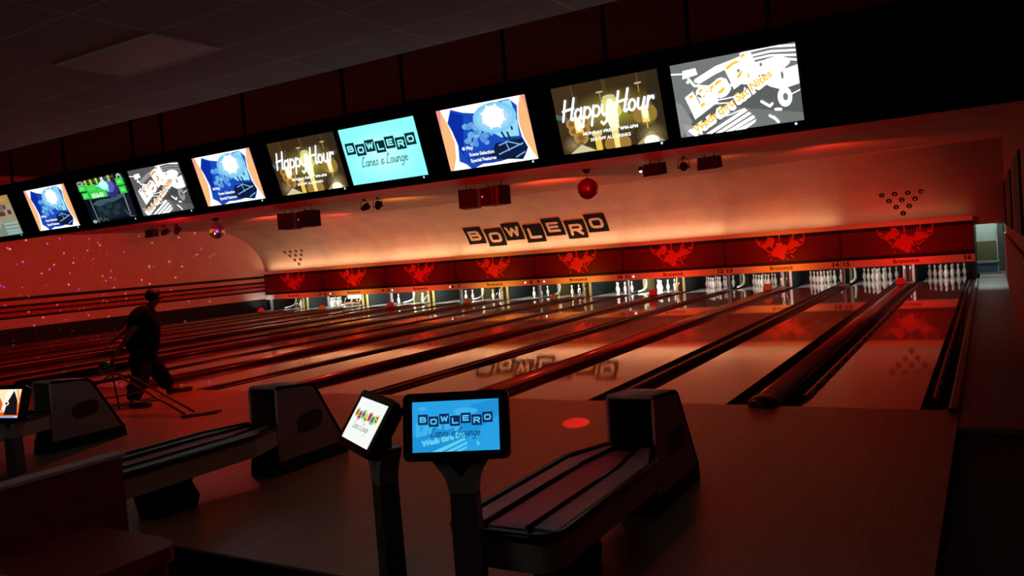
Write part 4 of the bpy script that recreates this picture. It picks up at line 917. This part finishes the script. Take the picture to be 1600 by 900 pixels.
# ------------------------------------------------------------------ bowling ramp
t = empty('bowling_ramp', (-7.2, -1.6, 0)); tag(t, 'thin metal ball ramp frame standing on the approach beside the bowler', 'bowling ramp')
RM = mat('ramp_metal', (.10, .05, .045), .4, .3)
hi = Vector((-8.25, -1.55, .50)); lo = Vector((-6.85, -1.62, .04)); org = Vector((-7.2, -1.6, 0))
for s in (-.07, .07):
    o_ = Vector((0, s, 0)); b = MB(); b.tube([hi+o_-org, lo+o_-org], .014, 8); b.build('rail', RM, t)
b = MB(); b.tube([lo-org+Vector((-.02, -.12, -.025)), lo-org+Vector((.25, .30, -.025))], .014, 6); b.tube([lo-org+Vector((.06, -.16, -.025)), lo-org+Vector((.3, .2, -.025))], .014, 6); b.build('foot_bar', RM, t)
b = MB(); b.tube([hi-org, Vector((-8.5, -1.55, .52))-org, Vector((-8.58, -1.75, .40))-org, Vector((-8.55, -1.95, .015))-org], .013, 8); b.tube([Vector((-8.5, -1.55, .5))-org, Vector((-8.5, -1.5, .015))-org], .013, 8); b.build('stand_leg', RM, t)
b = MB(); b.tube([Vector((-8.55, -1.9, .2))-org, Vector((-7.75, -1.6, .29))-org], .011, 6); b.tube([Vector((-8.55, -1.95, .1))-org, Vector((-7.4, -1.63, .19))-org], .011, 6); b.build('brace', RM, t)

# ------------------------------------------------------------------ the bowler
def skin(name, verts, edges, m, parent, sub=2, root=0):
    me = bpy.data.meshes.new(name); me.from_pydata([v[:3] for v in verts], edges, []); o = bpy.data.objects.new(name, me); COL.objects.link(o); o.parent = parent
    md = o.modifiers.new('skin', 'SKIN'); md.use_smooth_shade = True; me.skin_vertices or None
    bm = bmesh.new(); bm.from_mesh(me); lay = bm.verts.layers.skin.verify(); bm.verts.ensure_lookup_table()
    for i, v in enumerate(verts):
        r = v[3]; bm.verts[i][lay].radius = (r, v[4] if len(v) > 4 else r); bm.verts[i][lay].use_root = (i == root)
    bm.to_mesh(me); bm.free(); sd = o.modifiers.new('sub', 'SUBSURF'); sd.levels = sub; sd.render_levels = sub; me.materials.append(m)
    dg = bpy.context.evaluated_depsgraph_get(); nm = bpy.data.meshes.new_from_object(o.evaluated_get(dg)); o.modifiers.clear(); o.data = nm
    for p in nm.polygons: p.use_smooth = True
    return o
CLOTH = mat('dark_cloth', (.006, .005, .006), .9, spec=.1); SKIN = mat('skin', (.16, .075, .05), .6); JEAN = mat('dark_trousers', (.006, .006, .008), .9, spec=.1); SHOE = mat('shoe_dark', (.03, .012, .01), .5)
px, py = -8.72, -.85
pr = empty('person', (px, py, 0)); tag(pr, 'person in dark shirt and trousers striding to the lanes, swinging a green ball behind', 'person')
def rel(x, y, z, r, r2=None): return (x-px, y-py, z, r, r2 if r2 else r)
Vb = [rel(-8.72, -.92, .78, .15, .13), rel(-8.70, -.86, .95, .165, .14), rel(-8.70, -.82, 1.12, .17, .14), rel(-8.70, -.80, 1.26, .15, .12), rel(-8.66, -.76, 1.36, .065), rel(-8.62, -.72, 1.43, .06), rel(-8.60, -.71, 1.50, .098), rel(-8.60, -.71, 1.575, .085),
      # right arm (backswing) shoulder, elbow, wrist
      rel(-8.53, -.93, 1.30, .065), rel(-8.56, -1.16, 1.06, .047), rel(-8.60, -1.36, .83, .034), rel(-8.61, -1.42, .76, .03),
      # left arm out for balance
      rel(-8.86, -.70, 1.29, .065), rel(-9.12, -.82, 1.10, .045), rel(-9.22, -1.02, .93, .033), rel(-9.25, -1.07, .88, .03),
      # legs
      rel(-8.62, -.98, .70, .10), rel(-8.50, -1.12, .40, .072), rel(-8.36, -1.40, .09, .045), rel(-8.80, -.82, .70, .10), rel(-8.82, -.58, .40, .072), rel(-8.92, -.36, .09, .045),
      rel(-8.24, -1.33, .045, .042, .038), rel(-8.13, -1.27, .035, .032), rel(-8.84, -.20, .045, .042, .038), rel(-8.80, -.10, .035, .032)]
Eb = [(0, 1), (1, 2), (2, 3), (3, 4), (4, 5), (5, 6), (6, 7), (3, 8), (8, 9), (9, 10), (10, 11), (3, 12), (12, 13), (13, 14), (14, 15), (0, 16), (16, 17), (17, 18), (0, 19), (19, 20), (20, 21), (18, 22), (22, 23), (21, 24), (24, 25)]
skin('body', Vb, Eb, SKIN, pr)
# face: nose, brow, ears, mouth built onto the head
hc = Vector((-8.60-px, -.71-py, 1.51)); fd = Vector((.35, .93, -.15)).normalized(); sd_ = Vector((.93, -.35, 0)); 
b = MB(); b.lathe([(0, 0), (.012, .006), (.016, .018), (.008, .04), (0, .05)], 8, T=Matrix.Translation(hc+fd*.095+Vector((0, 0, -.025)))); b.build('nose', SKIN, pr)
for s in (-1, 1):
    b = MB(); b.lathe([(0, -.03), (.012, -.02), (.016, 0), (.012, .02), (0, .03)], 8, T=Matrix.Translation(hc+sd_*s*.092+Vector((0, 0, -.01)))); b.build('ear', SKIN, pr)
    b = MB(); b.lathe([(0, -.008), (.008, 0), (0, .008)], 8, T=Matrix.Translation(hc+fd*.088+sd_*s*.032+Vector((0, 0, .012)))); b.build('eye', BLACK, pr)
b = MB(); b.tube([hc+fd*.09+sd_*-.022+Vector((0, 0, -.055)), hc+fd*.096+Vector((0, 0, -.056)), hc+fd*.09+sd_*.022+Vector((0, 0, -.055))], .005, 6); b.build('mouth', mat('lips', (.2, .06, .05), .5), pr)
b = MB(); bmesh.ops.create_uvsphere(b.bm, u_segments=18, v_segments=12, radius=.118)
for v in b.bm.verts:
    if v.co.dot(fd) > .03 and v.co.z < .045: v.co *= .78
    if v.co.z < -.06: v.co *= .8
    v.co += hc+Vector((0, 0, .028))-fd*.012
for f in b.bm.faces: f.smooth = True
b.build('hair', mat('hair_dark', (.012, .008, .007), .7), pr)
# shirt with short sleeves and trousers as slightly larger skins
Vs = [rel(-8.71, -.95, .70, .255, .215), rel(-8.71, -.90, .84, .27, .23), rel(-8.70, -.87, .98, .27, .235), rel(-8.70, -.85, 1.14, .265, .215), rel(-8.68, -.80, 1.28, .22, .165), rel(-8.64, -.76, 1.36, .09), rel(-8.52, -.95, 1.30, .11), rel(-8.55, -1.11, 1.12, .10), rel(-8.86, -.72, 1.29, .11), rel(-9.03, -.80, 1.15, .10)]
skin('shirt', Vs, [(0, 1), (1, 2), (2, 3), (3, 4), (4, 5), (4, 6), (6, 7), (4, 8), (8, 9)], CLOTH, pr)
Vt = [rel(-8.72, -.93, .82, .20, .18), rel(-8.63, -.99, .66, .165), rel(-8.50, -1.13, .38, .135), rel(-8.37, -1.39, .10, .105), rel(-8.81, -.83, .66, .165), rel(-8.82, -.60, .38, .135), rel(-8.91, -.38, .10, .105)]
skin('trousers', Vt, [(0, 1), (1, 2), (2, 3), (0, 4), (4, 5), (5, 6)], JEAN, pr)
for a_, c_ in (((-8.40, -1.43, .052), (-8.10, -1.26, .04)), ((-8.96, -.42, .052), (-8.78, -.06, .04))):
    A0, C0 = Vector(a_), Vector(c_); Vv = [rel(*A0, .05), rel(*A0.lerp(C0, .5), .052, .046), rel(*C0, .042, .036)]; skin('shoe', Vv, [(0, 1), (1, 2)], SHOE, pr)
# hands: palm plus four fingers and a thumb, each a short chain
def hand(wx, wy, wz, dirv, side, curl):
    d = Vector(dirv).normalized(); up = Vector((0, 0, 1)); s = d.cross(up).normalized(); n = s.cross(d)
    W = Vector((wx-px, wy-py, wz)); V_ = [(*W, .024, .018), (*(W+d*.05), .036, .018), (*(W+d*.085), .038, .017)]; E_ = [(0, 1), (1, 2)]
    for i, ln in enumerate((.075, .085, .08, .062)):
        b0 = W+d*.088+s*(-.03+.02*i); a1 = b0+(d*.55-n*curl*.3)*ln; a2 = a1+(d*.25-n*curl*.6)*ln*.8; k = len(V_)
        V_ += [(*b0, .010), (*a1, .009), (*a2, .0075)]; E_ += [(2, k), (k, k+1), (k+1, k+2)]
    b0 = W+d*.035+s*side*.03; a1 = b0+(s*side*.7+d*.5)*.035; a2 = a1+(d*.8-n*curl*.2)*.032; k = len(V_); V_ += [(*b0, .012), (*a1, .011), (*a2, .009)]; E_ += [(1, k), (k, k+1), (k+1, k+2)]
    skin('hand', V_, E_, SKIN, pr, 1)
hand(-8.61, -1.42, .76, (-.1, -.35, -.9), 1, .6); hand(-9.25, -1.07, .88, (-.3, -.5, -.8), -1, .3)
b = MB(); bmesh.ops.create_uvsphere(b.bm, u_segments=24, v_segments=16, radius=.108)
for f in b.bm.faces: f.smooth = True
o = b.build('bowling_ball', mat('green_ball', (.02, .10, .03), .25, coat=.6)); o.location = (-8.70, -1.50, .60); tag(o, 'dark green bowling ball held in the hand of the striding person', 'bowling ball')

# narrow red beam added to make the red patch on the approach
spot('red_patch_beam', (-3.6, 3.6, 3.55), (-1.6, -1.08, 0), (1, .01, .01), 900, 2.7, .3, .0)
print('objects', len(bpy.data.objects))
